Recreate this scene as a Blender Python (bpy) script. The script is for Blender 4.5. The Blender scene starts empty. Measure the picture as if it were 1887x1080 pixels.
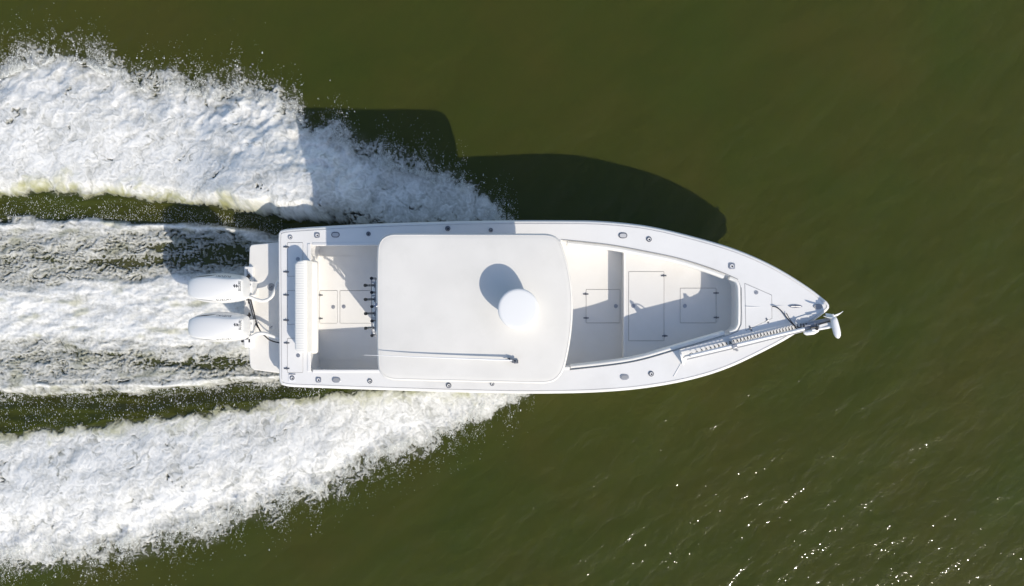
import bpy, math, random
import numpy as np
from mathutils import Vector, Matrix
from mathutils.geometry import tessellate_polygon
from mathutils.bvhtree import BVHTree

random.seed(7)
C = bpy.context.scene.collection
scene = bpy.context.scene

# ------------------------------------------------------------------ camera
H, FPX, CX, CY = 16.0, 1421.0, 943.5, 540.0      # camera height, focal length in photo pixels
cam = bpy.data.cameras.new('camera')
cam.sensor_fit = 'HORIZONTAL'
cam.angle = 2 * math.atan(943.5 / FPX)
cam.clip_start, cam.clip_end = 0.1, 20000
cam_ob = bpy.data.objects.new('camera', cam)
cam_ob.location = (0, 0, H)
C.objects.link(cam_ob)
scene.camera = cam_ob

# ------------------------------------------------------------------ light
SUN_EL = math.radians(38)
SUN_DIR = Vector((0.62 * math.cos(SUN_EL), -0.785 * math.cos(SUN_EL), math.sin(SUN_EL))).normalized()
world = bpy.data.worlds.new('World')
scene.world = world
world.use_nodes = True
wn = world.node_tree
bg = wn.nodes['Background']
sky = wn.nodes.new('ShaderNodeTexSky')
sky.sky_type = 'NISHITA'
sky.sun_disc = False
sky.sun_elevation = SUN_EL
sky.sun_rotation = math.atan2(0.62, -0.785)
wn.links.new(sky.outputs[0], bg.inputs[0])
bg.inputs[1].default_value = 0.15
sun = bpy.data.lights.new('sun', 'SUN')
sun.energy = 3.75
sun.angle = math.radians(0.5)
sun.color = (1.0, 0.91, 0.775)
sun_ob = bpy.data.objects.new('sun', sun)
sun_ob.location = SUN_DIR * 60
sun_ob.rotation_euler = SUN_DIR.to_track_quat('Z', 'Y').to_euler()
C.objects.link(sun_ob)
scene.view_settings.view_transform = 'Standard'
scene.view_settings.look = 'None'
scene.view_settings.exposure = 0.12
scene.view_settings.gamma = 1.0
scene.view_settings.use_curve_mapping = False
scene.cycles.max_bounces = 8
scene.cycles.diffuse_bounces = 5

# ------------------------------------------------------------------ materials
def mat(name, col, rough=0.4, metal=0.0, var=0.04, vscale=2.0, bump=0.0, bscale=60.0, spec=0.5, coat=0.0, dirt=None, dscale=1.2):
    m = bpy.data.materials.new(name)
    m.use_nodes = True
    nt = m.node_tree
    b = nt.nodes['Principled BSDF']
    b.inputs['Roughness'].default_value = rough
    b.inputs['Metallic'].default_value = metal
    b.inputs['Specular IOR Level'].default_value = spec
    if coat: b.inputs['Coat Weight'].default_value = coat
    tc = nt.nodes.new('ShaderNodeTexCoord')
    n = nt.nodes.new('ShaderNodeTexNoise')
    n.inputs['Scale'].default_value = vscale
    n.inputs['Detail'].default_value = 6
    nt.links.new(tc.outputs['Object'], n.inputs['Vector'])
    ramp = nt.nodes.new('ShaderNodeValToRGB')
    ramp.color_ramp.elements[0].position = 0.3
    ramp.color_ramp.elements[1].position = 0.7
    ramp.color_ramp.elements[0].color = (*[c * (1 - var) for c in col], 1)
    ramp.color_ramp.elements[1].color = (*[min(1, c * (1 + var)) for c in col], 1)
    nt.links.new(n.outputs[0], ramp.inputs[0])
    out = ramp.outputs[0]
    if dirt:
        n2 = nt.nodes.new('ShaderNodeTexNoise')
        n2.inputs['Scale'].default_value = dscale
        n2.inputs['Detail'].default_value = 9
        n2.inputs['Roughness'].default_value = 0.65
        nt.links.new(tc.outputs['Object'], n2.inputs['Vector'])
        r2 = nt.nodes.new('ShaderNodeValToRGB')
        r2.color_ramp.elements[0].position = 0.5
        r2.color_ramp.elements[1].position = 0.8
        r2.color_ramp.elements[0].color = (0, 0, 0, 1)
        r2.color_ramp.elements[1].color = (0.5, 0.5, 0.5, 1)
        nt.links.new(n2.outputs[0], r2.inputs[0])
        mx = nt.nodes.new('ShaderNodeMix')
        mx.data_type = 'RGBA'
        nt.links.new(r2.outputs[0], mx.inputs[0])
        nt.links.new(out, mx.inputs[6])
        mx.inputs[7].default_value = (*dirt, 1)
        out = mx.outputs[2]
    nt.links.new(out, b.inputs['Base Color'])
    if bump:
        n3 = nt.nodes.new('ShaderNodeTexNoise')
        n3.inputs['Scale'].default_value = bscale
        n3.inputs['Detail'].default_value = 3
        nt.links.new(tc.outputs['Object'], n3.inputs['Vector'])
        bp = nt.nodes.new('ShaderNodeBump')
        bp.inputs['Strength'].default_value = bump
        bp.inputs['Distance'].default_value = 0.01
        nt.links.new(n3.outputs[0], bp.inputs['Height'])
        nt.links.new(bp.outputs[0], b.inputs['Normal'])
    return m

M = dict(
    gelcoat=mat('gelcoat', (0.80, 0.79, 0.77), 0.32, var=0.02, dirt=(0.66, 0.65, 0.62)),
    hull=mat('hull_gelcoat', (0.81, 0.81, 0.80), 0.2, var=0.02),
    hardtop=mat('hardtop_gelcoat', (0.70, 0.685, 0.65), 0.6, spec=0.2, var=0.04, vscale=1.3, dirt=(0.62, 0.61, 0.57), dscale=2.2),
    sole=mat('nonskid_sole', (0.755, 0.748, 0.728), 0.6, var=0.02, bump=0.12, bscale=160, dirt=(0.70, 0.68, 0.62)),
    casting=mat('nonskid_casting_deck', (0.745, 0.735, 0.71), 0.6, var=0.02, bump=0.12, bscale=160, dirt=(0.68, 0.65, 0.60)),
    swim=mat('nonskid_swim', (0.75, 0.735, 0.70), 0.6, var=0.03, bump=0.12, bscale=160, dirt=(0.62, 0.58, 0.5)),
    vinyl=mat('white_vinyl', (0.80, 0.79, 0.75), 0.5, var=0.02, bump=0.05, bscale=40),
    gasket=mat('dark_gasket', (0.07, 0.075, 0.08), 0.8),
    gap=mat('gutter_grey', (0.32, 0.32, 0.32), 0.7), lgap=mat('pale_gutter', (0.42, 0.42, 0.42), 0.7),
    steel=mat('stainless_steel', (0.52, 0.53, 0.55), 0.28, metal=1.0, var=0.05),
    dsteel=mat('dark_steel', (0.22, 0.225, 0.24), 0.35, metal=0.8, var=0.1),
    alu=mat('brushed_aluminium', (0.42, 0.43, 0.46), 0.38, metal=0.7, var=0.08, vscale=8),
    black=mat('black_plastic', (0.018, 0.018, 0.02), 0.45),
    rubber=mat('black_rubber', (0.022, 0.022, 0.024), 0.7),
    grey=mat('grey_plastic', (0.30, 0.31, 0.33), 0.5),
    cowl=mat('cowl_paint', (0.81, 0.805, 0.785), 0.28, var=0.01, coat=0.3),
    pale=mat('pale_plastic', (0.52, 0.52, 0.53), 0.5),
    white=mat('white_paint', (0.80, 0.80, 0.80), 0.35, var=0.02),
    dome=mat('white_radome', (0.78, 0.785, 0.78), 0.6, var=0.01, spec=0.2),
    decal=mat('dark_decal', (0.05, 0.055, 0.065), 0.4),
    hose=mat('white_hose', (0.72, 0.72, 0.70), 0.55, var=0.03),
    glass=mat('tinted_acrylic', (0.02, 0.025, 0.03), 0.05),
)

# ------------------------------------------------------------------ helpers
ORG = {}
def wo(parent): return ORG[parent.name] if parent else Vector((0, 0, 0))

def lathe_pts(profile, n):
    V, Fc = [], []
    for (r, z) in profile:
        for k in range(n):
            a = 2 * math.pi * k / n
            V.append((r * math.cos(a), r * math.sin(a), z))
    for i in range(len(profile) - 1):
        for k in range(n):
            a, b = i * n + k, i * n + (k + 1) % n
            Fc.append((a, b, b + n, a + n))
    return V, Fc

class MB:
    def __init__(s): s.v, s.f = [], []
    def add(s, V, Fc, mtx=None):
        o = len(s.v)
        s.v += [tuple(mtx @ Vector(p)) if mtx is not None else tuple(p) for p in V]
        s.f += [tuple(i + o for i in f) for f in Fc]
        return s
    def prism(s, loop, zt, zb, bottom=True):
        n = len(loop)
        area = sum(loop[i][0] * loop[(i + 1) % n][1] - loop[(i + 1) % n][0] * loop[i][1] for i in range(n))
        if area < 0: loop = loop[::-1]
        ft = zt if callable(zt) else (lambda x: zt)
        fb = zb if callable(zb) else (lambda x: zb)
        V = [(x, y, ft(x)) for x, y in loop] + [(x, y, fb(x)) for x, y in loop]
        Fc = [tuple(range(n))] + [(i + n, (i + 1) % n + n, (i + 1) % n, i) for i in range(n)]
        if bottom: Fc.append(tuple(range(2 * n - 1, n - 1, -1)))
        return s.add(V, Fc)
    def walls(s, loop, zt, zb):           # vertical wall following a loop, facing inwards
        n = len(loop)
        V = [(x, y, zt(x)) for x, y in loop] + [(x, y, zb(x)) for x, y in loop]
        return s.add(V, [(i, (i + 1) % n, (i + 1) % n + n, i + n) for i in range(n)])
    def sheet(s, loops, zf):
        vl = [[Vector((x, y, 0)) for x, y in l] for l in loops]
        tris = tessellate_polygon(vl)
        flat = [p for l in vl for p in l]
        V = [(p.x, p.y, zf(p.x)) for p in flat]
        Fc = []
        for t in tris:
            a, b, c = (flat[i] for i in t)
            if (b - a).cross(c - a).z < 0: t = t[::-1]
            Fc.append(tuple(t))
        return s.add(V, Fc)
    def tube(s, pts, r, n=8, caps=True):
        pts = [Vector(p) for p in pts]
        rs = r if isinstance(r, (list, tuple)) else [r] * len(pts)
        V, Fc = [], []
        up = None
        for i, p in enumerate(pts):
            t = (pts[min(i + 1, len(pts) - 1)] - pts[max(i - 1, 0)]).normalized()
            if up is None:
                up = Vector((0, 0, 1)) if abs(t.z) < 0.9 else Vector((1, 0, 0))
            a = t.cross(up)
            if a.length < 1e-6: a = t.cross(Vector((0, 1, 0)))
            a.normalize(); b = a.cross(t).normalized(); up = b
            for k in range(n):
                an = 2 * math.pi * k / n
                V.append(tuple(p + (a * math.cos(an) + b * math.sin(an)) * rs[i]))
        for i in range(len(pts) - 1):
            for k in range(n):
                q, w = i * n + k, i * n + (k + 1) % n
                Fc.append((q, w, w + n, q + n))
        if caps:
            Fc.append(tuple(range(n - 1, -1, -1)))
            o = (len(pts) - 1) * n
            Fc.append(tuple(range(o, o + n)))
        return s.add(V, Fc)
    def sweep(s, prof, pts, closed=False, inward=1.0):   # profile (lateral to the left of travel, up)
        pts = [Vector(p) for p in pts]
        n, m = len(prof), len(pts)
        V, Fc = [], []
        for i, p in enumerate(pts):
            if closed: t = pts[(i + 1) % m] - pts[(i - 1) % m]
            else: t = pts[min(i + 1, m - 1)] - pts[max(i - 1, 0)]
            t.z = 0; t.normalize()
            l = Vector((-t.y, t.x, 0)) * inward
            for (u, w) in prof: V.append(tuple(p + l * u + Vector((0, 0, w))))
        rng = m if closed else m - 1
        for i in range(rng):
            j = (i + 1) % m
            for k in range(n - 1):
                Fc.append((i * n + k, j * n + k, j * n + k + 1, i * n + k + 1))
        return s.add(V, Fc)
    def box(s, c, size, mtx=None):
        x, y, z = [d / 2 for d in size]
        V = [(sx * x, sy * y, sz * z) for sz in (-1, 1) for sx, sy in ((-1, -1), (1, -1), (1, 1), (-1, 1))]
        Fc = [(3, 2, 1, 0), (4, 5, 6, 7), (0, 1, 5, 4), (1, 2, 6, 5), (2, 3, 7, 6), (3, 0, 4, 7)]
        T = Matrix.Translation(Vector(c))
        return s.add(V, Fc, T @ mtx if mtx is not None else T)
    def lathe(s, prof, n=20, mtx=None, close=True):
        V, Fc = lathe_pts(prof, n)
        if close:
            k = (len(prof) - 1) * n
            Fc.append(tuple(range(k, k + n)))
        return s.add(V, Fc, mtx)
    def build(s, name, m, parent=None, org=None, bevel=0.0, seg=2, smooth=40, subsurf=0, label=None, fix=True):
        org = Vector(org) if org is not None else wo(parent)
        me = bpy.data.meshes.new(name)
        me.from_pydata([tuple(Vector(v) - org) for v in s.v], [], s.f)
        if fix:
            import bmesh
            bm = bmesh.new(); bm.from_mesh(me)
            bmesh.ops.remove_doubles(bm, verts=bm.verts, dist=1e-5)
            bmesh.ops.recalc_face_normals(bm, faces=bm.faces)
            bm.to_mesh(me); bm.free()
        me.materials.append(M[m] if isinstance(m, str) else m)
        if smooth:
            me.polygons.foreach_set('use_smooth', [True] * len(me.polygons))
            me.set_sharp_from_angle(angle=math.radians(smooth if not subsurf else 180))
        o = bpy.data.objects.new(name, me)
        C.objects.link(o)
        o.location = org - wo(parent)
        o.parent = parent
        ORG[o.name] = org
        if bevel:
            b = o.modifiers.new('bevel', 'BEVEL'); b.width = bevel; b.segments = seg
            b.limit_method = 'ANGLE'; b.angle_limit = math.radians(40)
        if subsurf:
            b = o.modifiers.new('subsurf', 'SUBSURF'); b.levels = b.render_levels = subsurf
        if label: o['label'] = label
        return o

def copy_at(o, org, parent=None, rz=None):
    c = o.copy(); C.objects.link(c)
    p = parent if parent is not None else o.parent
    c.parent = p
    c.location = Vector(org) - wo(p)
    if rz is not None: c.rotation_euler = (0, 0, rz)
    ORG[c.name] = Vector(org)
    for ch in list(o.children):
        d = ch.copy(); C.objects.link(d); d.parent = c
        ORG[d.name] = Vector(org) + ch.location
    return c

def tag(o, label=None, cat=None, group=None, kind=None):
    for k, v in (('label', label), ('category', cat), ('group', group), ('kind', kind)):
        if v: o[k] = v
    return o

def P(px, py, z): return Vector(((px - CX) * (H - z) / FPX, (CY - py) * (H - z) / FPX, z))
def at(px, py, zf):                       # a point of the photo on the surface z = zf(X)
    z = zf(0)
    for _ in range(5): p = P(px, py, z); z = zf(p.x)
    return P(px, py, z)
def xy(pts, zf): return [tuple(at(a, b, zf)[:2]) for a, b in pts]

def spline(pts, step=5.0, closed=False):
    pts = [Vector((*p, 0)) for p in pts]
    out, n = [], len(pts)
    for i in range(n if closed else n - 1):
        p0 = pts[(i - 1) % n] if closed or i > 0 else pts[0]
        p1, p2 = pts[i], pts[(i + 1) % n]
        p3 = pts[(i + 2) % n] if closed or i + 2 < n else pts[-1]
        k = max(1, int((p2 - p1).length / step))
        # centripetal Catmull-Rom
        t0 = 0; t1 = t0 + max(1e-4, (p1 - p0).length) ** .5
        t2 = t1 + max(1e-4, (p2 - p1).length) ** .5; t3 = t2 + max(1e-4, (p3 - p2).length) ** .5
        for j in range(k):
            t = t1 + (t2 - t1) * j / k
            A1 = p0 * ((t1 - t) / (t1 - t0)) + p1 * ((t - t0) / (t1 - t0))
            A2 = p1 * ((t2 - t) / (t2 - t1)) + p2 * ((t - t1) / (t2 - t1))
            A3 = p2 * ((t3 - t) / (t3 - t2)) + p3 * ((t - t2) / (t3 - t2))
            B1 = A1 * ((t2 - t) / (t2 - t0)) + A2 * ((t - t0) / (t2 - t0))
            B2 = A2 * ((t3 - t) / (t3 - t1)) + A3 * ((t - t1) / (t3 - t1))
            q = B1 * ((t2 - t) / (t2 - t1)) + B2 * ((t - t1) / (t2 - t1))
            out.append((q.x, q.y))
    if not closed: out.append((pts[-1].x, pts[-1].y))
    return out

def inset(loop, d):
    n = len(loop)
    a = sum(loop[i][0] * loop[(i + 1) % n][1] - loop[(i + 1) % n][0] * loop[i][1] for i in range(n))
    sg = 1 if a > 0 else -1
    out = []
    for i in range(n):
        p, q, r = Vector(loop[i - 1]), Vector(loop[i]), Vector(loop[(i + 1) % n])
        e1, e2 = (q - p), (r - q)
        if e1.length < 1e-9 or e2.length < 1e-9: out.append(tuple(q)); continue
        e1.normalize(); e2.normalize()
        n1, n2 = Vector((-e1.y, e1.x)) * sg, Vector((-e2.y, e2.x)) * sg
        nn = n1 + n2
        if nn.length < 1e-6: nn = n1
        nn.normalize()
        out.append(tuple(q + nn * (d / max(0.4, nn.dot(n1)))))
    return out

def rrect(x0, y0, x1, y1, r=3, n=3):
    out = []
    for cx, cy, a0 in ((x1 - r, y1 - r, 0), (x0 + r, y1 - r, 90), (x0 + r, y0 + r, 180), (x1 - r, y0 + r, 270)):
        for k in range(n + 1):
            a = math.radians(a0 + 90 * k / n)
            out.append((cx + r * math.cos(a), cy + r * math.sin(a)))
    return out

# ------------------------------------------------------------------ water, wake and spray fields
# gradient noise on numpy arrays
rng = np.random.default_rng(11)
_perm = rng.permutation(4096).astype(np.int32)
_ang = rng.random(4096) * 2 * np.pi
_gx, _gy = np.cos(_ang).astype(np.float32), np.sin(_ang).astype(np.float32)
def perlin(x, y):
    xi, yi = np.floor(x).astype(np.int32), np.floor(y).astype(np.int32)
    fx, fy = (x - xi).astype(np.float32), (y - yi).astype(np.float32)
    u, v = fx * fx * fx * (fx * (fx * 6 - 15) + 10), fy * fy * fy * (fy * (fy * 6 - 15) + 10)
    def g(ix, iy, dx, dy):
        h = _perm[(_perm[ix & 4095] + iy) & 4095]
        return _gx[h] * dx + _gy[h] * dy
    a, b = g(xi, yi, fx, fy), g(xi + 1, yi, fx - 1, fy)
    c, d = g(xi, yi + 1, fx, fy - 1), g(xi + 1, yi + 1, fx - 1, fy - 1)
    return 1.5 * (a + u * (b - a) + v * (c + u * (d - c) - a - u * (b - a)))
def fbm(x, y, o=4, gain=0.5):
    s, a, t = 0, 1.0, 0
    for k in range(o):
        s = s + a * perlin(x * 2 ** k + 17.3 * k, y * 2 ** k - 9.1 * k); t += a; a *= gain
    return s / t
def ridge(x, y, o=2):
    s, a, t = 0, 1.0, 0
    for k in range(o):
        s = s + a * (1 - 2.2 * np.abs(perlin(x * 2 ** k + 31.7 * k, y * 2 ** k + 4.4 * k))); t += a; a *= 0.55
    return s / t
def sst(a, b, x):
    t = np.clip((x - a) / (b - a), 0, 1)
    return t * t * (3 - 2 * t)
def crv(pts):
    xs, ys = zip(*pts)
    return lambda x: np.interp(x, xs, ys)

port_out = crv([(-90, 105), (0, 122), (40, 104), (90, 92), (150, 92), (200, 115), (250, 142), (320, 140), (380, 158), (440, 146), (500, 168),
                (545, 190), (570, 222), (620, 236), (660, 262), (720, 288), (780, 302), (840, 325), (875, 347), (915, 380), (950, 408), (1000, 450)])
port_in = crv([(-90, 362), (0, 361), (100, 358), (200, 362), (300, 376), (400, 387), (470, 396), (520, 402), (600, 412), (700, 430), (1000, 440)])
stbd_in = crv([(-90, 806), (0, 798), (100, 786), (200, 776), (300, 765), (400, 755), (500, 742), (560, 731), (640, 718), (1000, 700)])
stbd_out = crv([(-90, 1050), (0, 1036), (80, 1030), (150, 1040), (210, 1018), (300, 996), (370, 982), (430, 952), (500, 940), (560, 915), (605, 915),
                (640, 880), (700, 852), (760, 832), (800, 814), (850, 790), (900, 765), (945, 742), (980, 722), (1020, 690)])
# (curve across the wake, foam cover far astern, cover near the transom)
BANDS = [
    ([(-90, 362), (200, 362), (300, 376), (400, 387), (500, 399), (600, 412)], 0.0, 0.04),
    ([(-90, 396), (200, 399), (300, 404), (400, 411), (500, 424), (600, 436)], 0.10, 0.26),
    ([(-90, 414), (200, 411), (300, 417), (400, 424), (480, 435), (600, 450)], 0.74, 0.95),
    ([(-90, 438), (200, 430), (300, 429), (400, 434), (500, 445), (600, 458)], 0.58, 0.42),
    ([(-90, 486), (200, 480), (300, 475), (400, 470), (500, 478), (600, 480)], 0.42, 0.34),
    ([(-90, 528), (100, 523), (200, 514), (300, 507), (400, 499), (600, 505)], 0.55, 0.45),
    ([(-90, 558), (0, 552), (200, 530), (300, 520), (400, 513), (600, 515)], 0.92, 1.0),
    ([(-90, 608), (200, 610), (300, 618), (400, 628), (600, 632)], 0.92, 1.0),
    ([(-90, 640), (200, 635), (300, 640), (400, 645), (600, 650)], 0.56, 0.62),
    ([(-90, 666), (200, 664), (300, 667), (400, 666), (600, 664)], 0.48, 0.34),
    ([(-90, 693), (150, 699), (250, 700), (350, 695), (450, 688), (600, 672)], 0.56, 0.54),
    ([(-90, 706), (150, 714), (250, 711), (350, 705), (450, 695), (600, 678)], 0.66, 0.74),
    ([(-90, 736), (150, 728), (250, 724), (350, 717), (450, 710), (600, 700)], 0.34, 0.42),
    ([(-90, 760), (250, 744), (400, 732), (520, 718), (600, 712)], 0.08, 0.20),
    ([(-90, 806), (0, 798), (100, 786), (200, 776), (300, 765), (400, 755), (500, 742), (600, 726)], 0.0, 0.06),
]

def ambient(px, py):
    X, Y = (px - CX) * H / FPX, (CY - py) * H / FPX
    u, v = X * 0.64 - Y * 0.77, X * 0.77 + Y * 0.64        # u across the crests, v along them
    w = X * 0.25 - Y * 0.97; q = X * 0.97 + Y * 0.25
    z = 0.030 * fbm(u / 1.5, v / 3.4, 2) + 0.012 * fbm(w / 0.62 + 40, q / 1.3, 2) + 0.0050 * fbm(u / 0.24 + 9, v / 0.5 + 5, 2)
    return z

def fields(px, py):
    """all wake fields at photo positions of the sea level: water height, foam level, foam height, aeration, ..."""
    zw = ambient(px, py)
    wx = 16 * fbm(px / 75, py / 75, 3) + 6 * fbm(px / 19 + 50, py / 19, 2)
    wy = 22 * fbm(px / 70 + 90, py / 70 + 30, 3) + 7 * fbm(px / 17, py / 17 + 70, 2)
    qx, qy = px + wx, py + wy
    # strongly warped coordinates give wispy, torn structure
    w1, w2 = fbm(px / 30 + 5, py / 30, 3), fbm(px / 30 + 77, py / 30 + 21, 3)
    sx, sy = px + 20 * w1 + 4 * perlin(px / 8, py / 8), py + 20 * w2 + 4 * perlin(px / 8 + 40, py / 8)
    # ---- side sprays
    lobe = np.abs(perlin(px / 64 + 13, py / 64)) + 0.5 * np.abs(perlin(px / 27 + 2, py / 27 + 8))
    po, pi = port_out(qx), port_in(px + wx * .5)
    so, si = stbd_out(qx), stbd_in(px + wx * .5)
    fade_p = sst(975, 905, px); fade_s = sst(1010, 950, px)
    far_ = sst(960, 640, px)
    bite = (34 * lobe - 16) * (0.25 + 0.75 * far_)
    dpo, dpi = qy - po - bite, pi - (py + wy * .35) + (10 * lobe - 4)
    dso, dsi = so - qy - bite * .8, (py + wy * .35) - si + (14 * lobe - 5)
    edge = 40 * far_ + 16
    mp = sst(-0.6 * edge, edge, dpo) * sst(-3, 13, dpi) * fade_p
    ms = sst(-0.6 * edge, edge, dso) * sst(-3, 17, dsi) * fade_s
    mm = np.maximum(mp, ms)
    # ---- wake between them
    ys = [np.interp(px + wx * .8, [a for a, _ in c], [b for _, b in c]) for c, _, _ in BANDS]
    near = sst(60, 470, px)
    cov = np.zeros_like(px)
    yy = py + wy * (.22 + .16 * (1 - near)) + 9 * perlin(px / 90, py / 15 + 3)
    for k in range(len(BANDS) - 1):
        a, b = ys[k], ys[k + 1]
        ca = BANDS[k][1] * (1 - near) + BANDS[k][2] * near
        cb = BANDS[k + 1][1] * (1 - near) + BANDS[k + 1][2] * near
        t = np.clip((yy - a) / np.maximum(b - a, 1), 0, 1)
        t = t * t * (3 - 2 * t)
        inside = (yy >= a) & (yy < b)
        cov = np.where(inside, ca + (cb - ca) * t, cov)
    inwake = (yy >= ys[0]) & (yy < ys[-1]) & (px < 640)
    cov = np.where(inwake, cov, 0)
    # ---- noises
    fu, fv = 0.84 * sx - 0.54 * sy, 0.54 * sx + 0.84 * sy   # along / across the streaks in the sprays
    grain = fbm(px / 5.0, py / 5.0, 2)
    lace = ridge(sx / 15, sy / 15, 3)                       # torn threads, about -1 .. 1
    clump = fbm(fu / 75 + 11, fv / 44, 4)
    soft = fbm(fu / 26 + 5, fv / 17 + 2, 4, 0.6)
    pits = sst(0.08, 0.40, fbm(fu / 44 + 60, fv / 30, 2)) * sst(0.0, 0.45, fbm(sx / 9 + 3, sy / 9, 2))
    rim = sst(0.97, 0.5, mm)
    hullside = sst(540, 640, px) * sst(70, 10, pi - py) * (py < 500)     # thin port sheet at the hull, also painting deeper shade into its colour
    micro = fbm(sx / 6.5 + 12, sy / 6.5, 3, 0.7)
    fs = 1.42 * mm - 0.76 + (0.20 + 0.32 * rim) * lace + 0.40 * clump + (0.36 + 0.16 * rim) * soft + 0.34 * micro + (0.16 + 0.16 * rim) * grain - (0.55 - 0.25 * sst(520, 620, px)) * pits - 0.50 * hullside - 0.16 * sst(540, 780, px) * (py < 500)  # last term thins the port level, painting darker foam in the boat's shadow
    ku, kv = px + 22 * fbm(px / 60 + 4, py / 30, 2) + 7 * w1, py + 11 * w2 + 5 * perlin(px / 24, py / 12 + 31)
    thr = 0.4 * ridge(ku / 46 + 3, kv / 12, 3) + 0.6 * ridge(ku / 15 + 40, kv / 6.2 + 7, 3)   # strands drawn out along the wake
    cell = 0.6 * fbm(ku / 34 + 9, kv / 12 + 15, 4, 0.6) + 0.7 * fbm(px / 120 + 3, yy / 17 + 15, 3)
    vert = perlin(px / 3.4 + 1.0 * perlin(px / 22, py / 22), py / 15 + 5)                     # drips down the trough walls
    low = sst(.5, .14, cov)
    fc = 1.25 * cov - 0.75 + (0.42 - 0.10 * sst(.75, .95, cov)) * thr + (0.42 - 0.2 * near * low) * cell + 0.20 * grain + 0.22 * micro + 0.40 * vert * low - 0.24 * low
    # ---- heights
    rise = sst(0, 420, 980 - px)
    hp = (0.06 + 0.13 * rise + sst(330, 480, px) * sst(720, 590, px) * (0.22 + 0.38 * sst(150, 30, dpi))) * sst(-10, 130, dpo) * sst(-4, 30, dpi)
    hs = (0.06 + 0.11 * rise) * sst(-10, 120, dso) * sst(-6, 130, dsi)
    hside = np.maximum(hp, hs)
    fine = 0.6 * perlin(sx / 12, sy / 12 + 3) + 0.4 * perlin(sx / 6.5, sy / 6.5 + 3)
    rel_s = 0.034 * fbm(qx / 80, qy / 80, 2) + 0.018 * soft + 0.007 * micro + 0.004 * fine + 0.003 * grain
    rel_c = 0.006 * thr + 0.035 * fbm(qx / 50, qy / 24 + 4, 2) + 0.006 * fine + 0.003 * grain
    side = sst(0.0, 0.3, mm)
    # water: humps of the propeller wash, a trough on either side
    wash = sst(0.3, 1.0, cov)
    tl_ = np.clip((yy - ys[11]) / np.maximum(ys[14] - ys[11], 1), 0, 1)          # across the starboard trough
    tu_ = np.clip((yy - ys[0]) / np.maximum(ys[2] - ys[0], 1), 0, 1)
    lower = np.where(inwake & (yy > ys[11]), sst(0, .3, tl_) * (-0.29 + 0.31 * tl_), 0)
    upper = np.where(inwake & (yy < ys[2]), -0.05 * sst(0, .4, tu_) * sst(1, .6, tu_), 0)
    zw = zw + (0.05 * wash + lower + upper + np.where(inwake, 0.035 * fbm(px / 40, py / 19, 3), 0)) * sst(660, 560, px) * sst(-900, -250, px)
    level = np.maximum(np.where(mm > 0.01, fs, -1), np.where(inwake, fc, -1))
    # nothing grows inside the hull
    inhull = (np.abs(py - 566) < 118 - 40 * sst(800, 1000, px)) & (px > 505) & (px < 1010)
    level = np.where(inhull, -1, level)
    level = level - 1.6 * sst(-120, -320, px)               # the foam dies away astern
    S = sst(-0.30, 0.15, level)
    hgt = S * (0.016 + side * np.maximum(hside + rel_s * (0.35 + 0.65 * mm), 0) + (1 - side) * np.maximum(rel_c + 0.02, 0)) - 0.02 * sst(0.25, 0.0, S)
    # green, bubbly water: inner foot of both sprays, and patches in the wash
    wob = 20 + 70 * np.clip(clump + 0.2 + 0.4 * soft, 0, 1)
    aer_f = np.maximum(sst(1.0, 0.0, dpi / wob) * sst(560, 420, px) * (mp > .01), 0.8 * sst(1.0, 0.0, dsi / wob) * (ms > .01)) * np.clip(0.75 + 0.9 * soft, 0.15, 1)
    aer_f = np.clip(np.maximum(aer_f, 0.45 * sst(0.12, 0.5, fbm(px / 60 + 70, py / 26, 3)) * (cov > .3)), 0, 1)
    aer_w = np.clip(np.where(inwake, 0.95 * sst(0.22, 0.8, cov), 0.30 * side) * sst(-900, -200, px), 0, 1)
    return zw, level, hgt, aer_f, aer_w, mm

def grid_mesh(name, X, Y, Z, keep=None, attrs=None, material=None):
    ny, nx = X.shape
    idx = np.arange(nx * ny, dtype=np.int32).reshape(ny, nx)
    q = np.stack([idx[:-1, :-1], idx[:-1, 1:], idx[1:, 1:], idx[1:, :-1]], -1).reshape(-1, 4)
    co = np.stack([X, Y, Z], -1).reshape(-1, 3).astype(np.float32)
    if keep is not None:
        q = q[keep.reshape(-1)]
        used = np.zeros(nx * ny, bool); used[q.reshape(-1)] = True
        remap = np.cumsum(used) - 1
        q = remap[q].astype(np.int32); co = co[used]
    else: used = slice(None)
    me = bpy.data.meshes.new(name)
    me.vertices.add(len(co)); me.vertices.foreach_set('co', co.reshape(-1))
    me.loops.add(q.size); me.loops.foreach_set('vertex_index', q.reshape(-1).astype(np.int32))
    me.polygons.add(len(q)); me.polygons.foreach_set('loop_start', np.arange(0, q.size, 4, dtype=np.int32))
    me.update(calc_edges=True)
    me.polygons.foreach_set('use_smooth', np.ones(len(q), bool))
    for an, av in (attrs or {}).items():
        at_ = me.attributes.new(an, 'FLOAT', 'POINT')
        at_.data.foreach_set('value', av.reshape(-1)[used].astype(np.float32))
    me.validate()
    if material: me.materials.append(material)
    o = bpy.data.objects.new(name, me); C.objects.link(o)
    ORG[o.name] = Vector((0, 0, 0))
    return o

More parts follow.
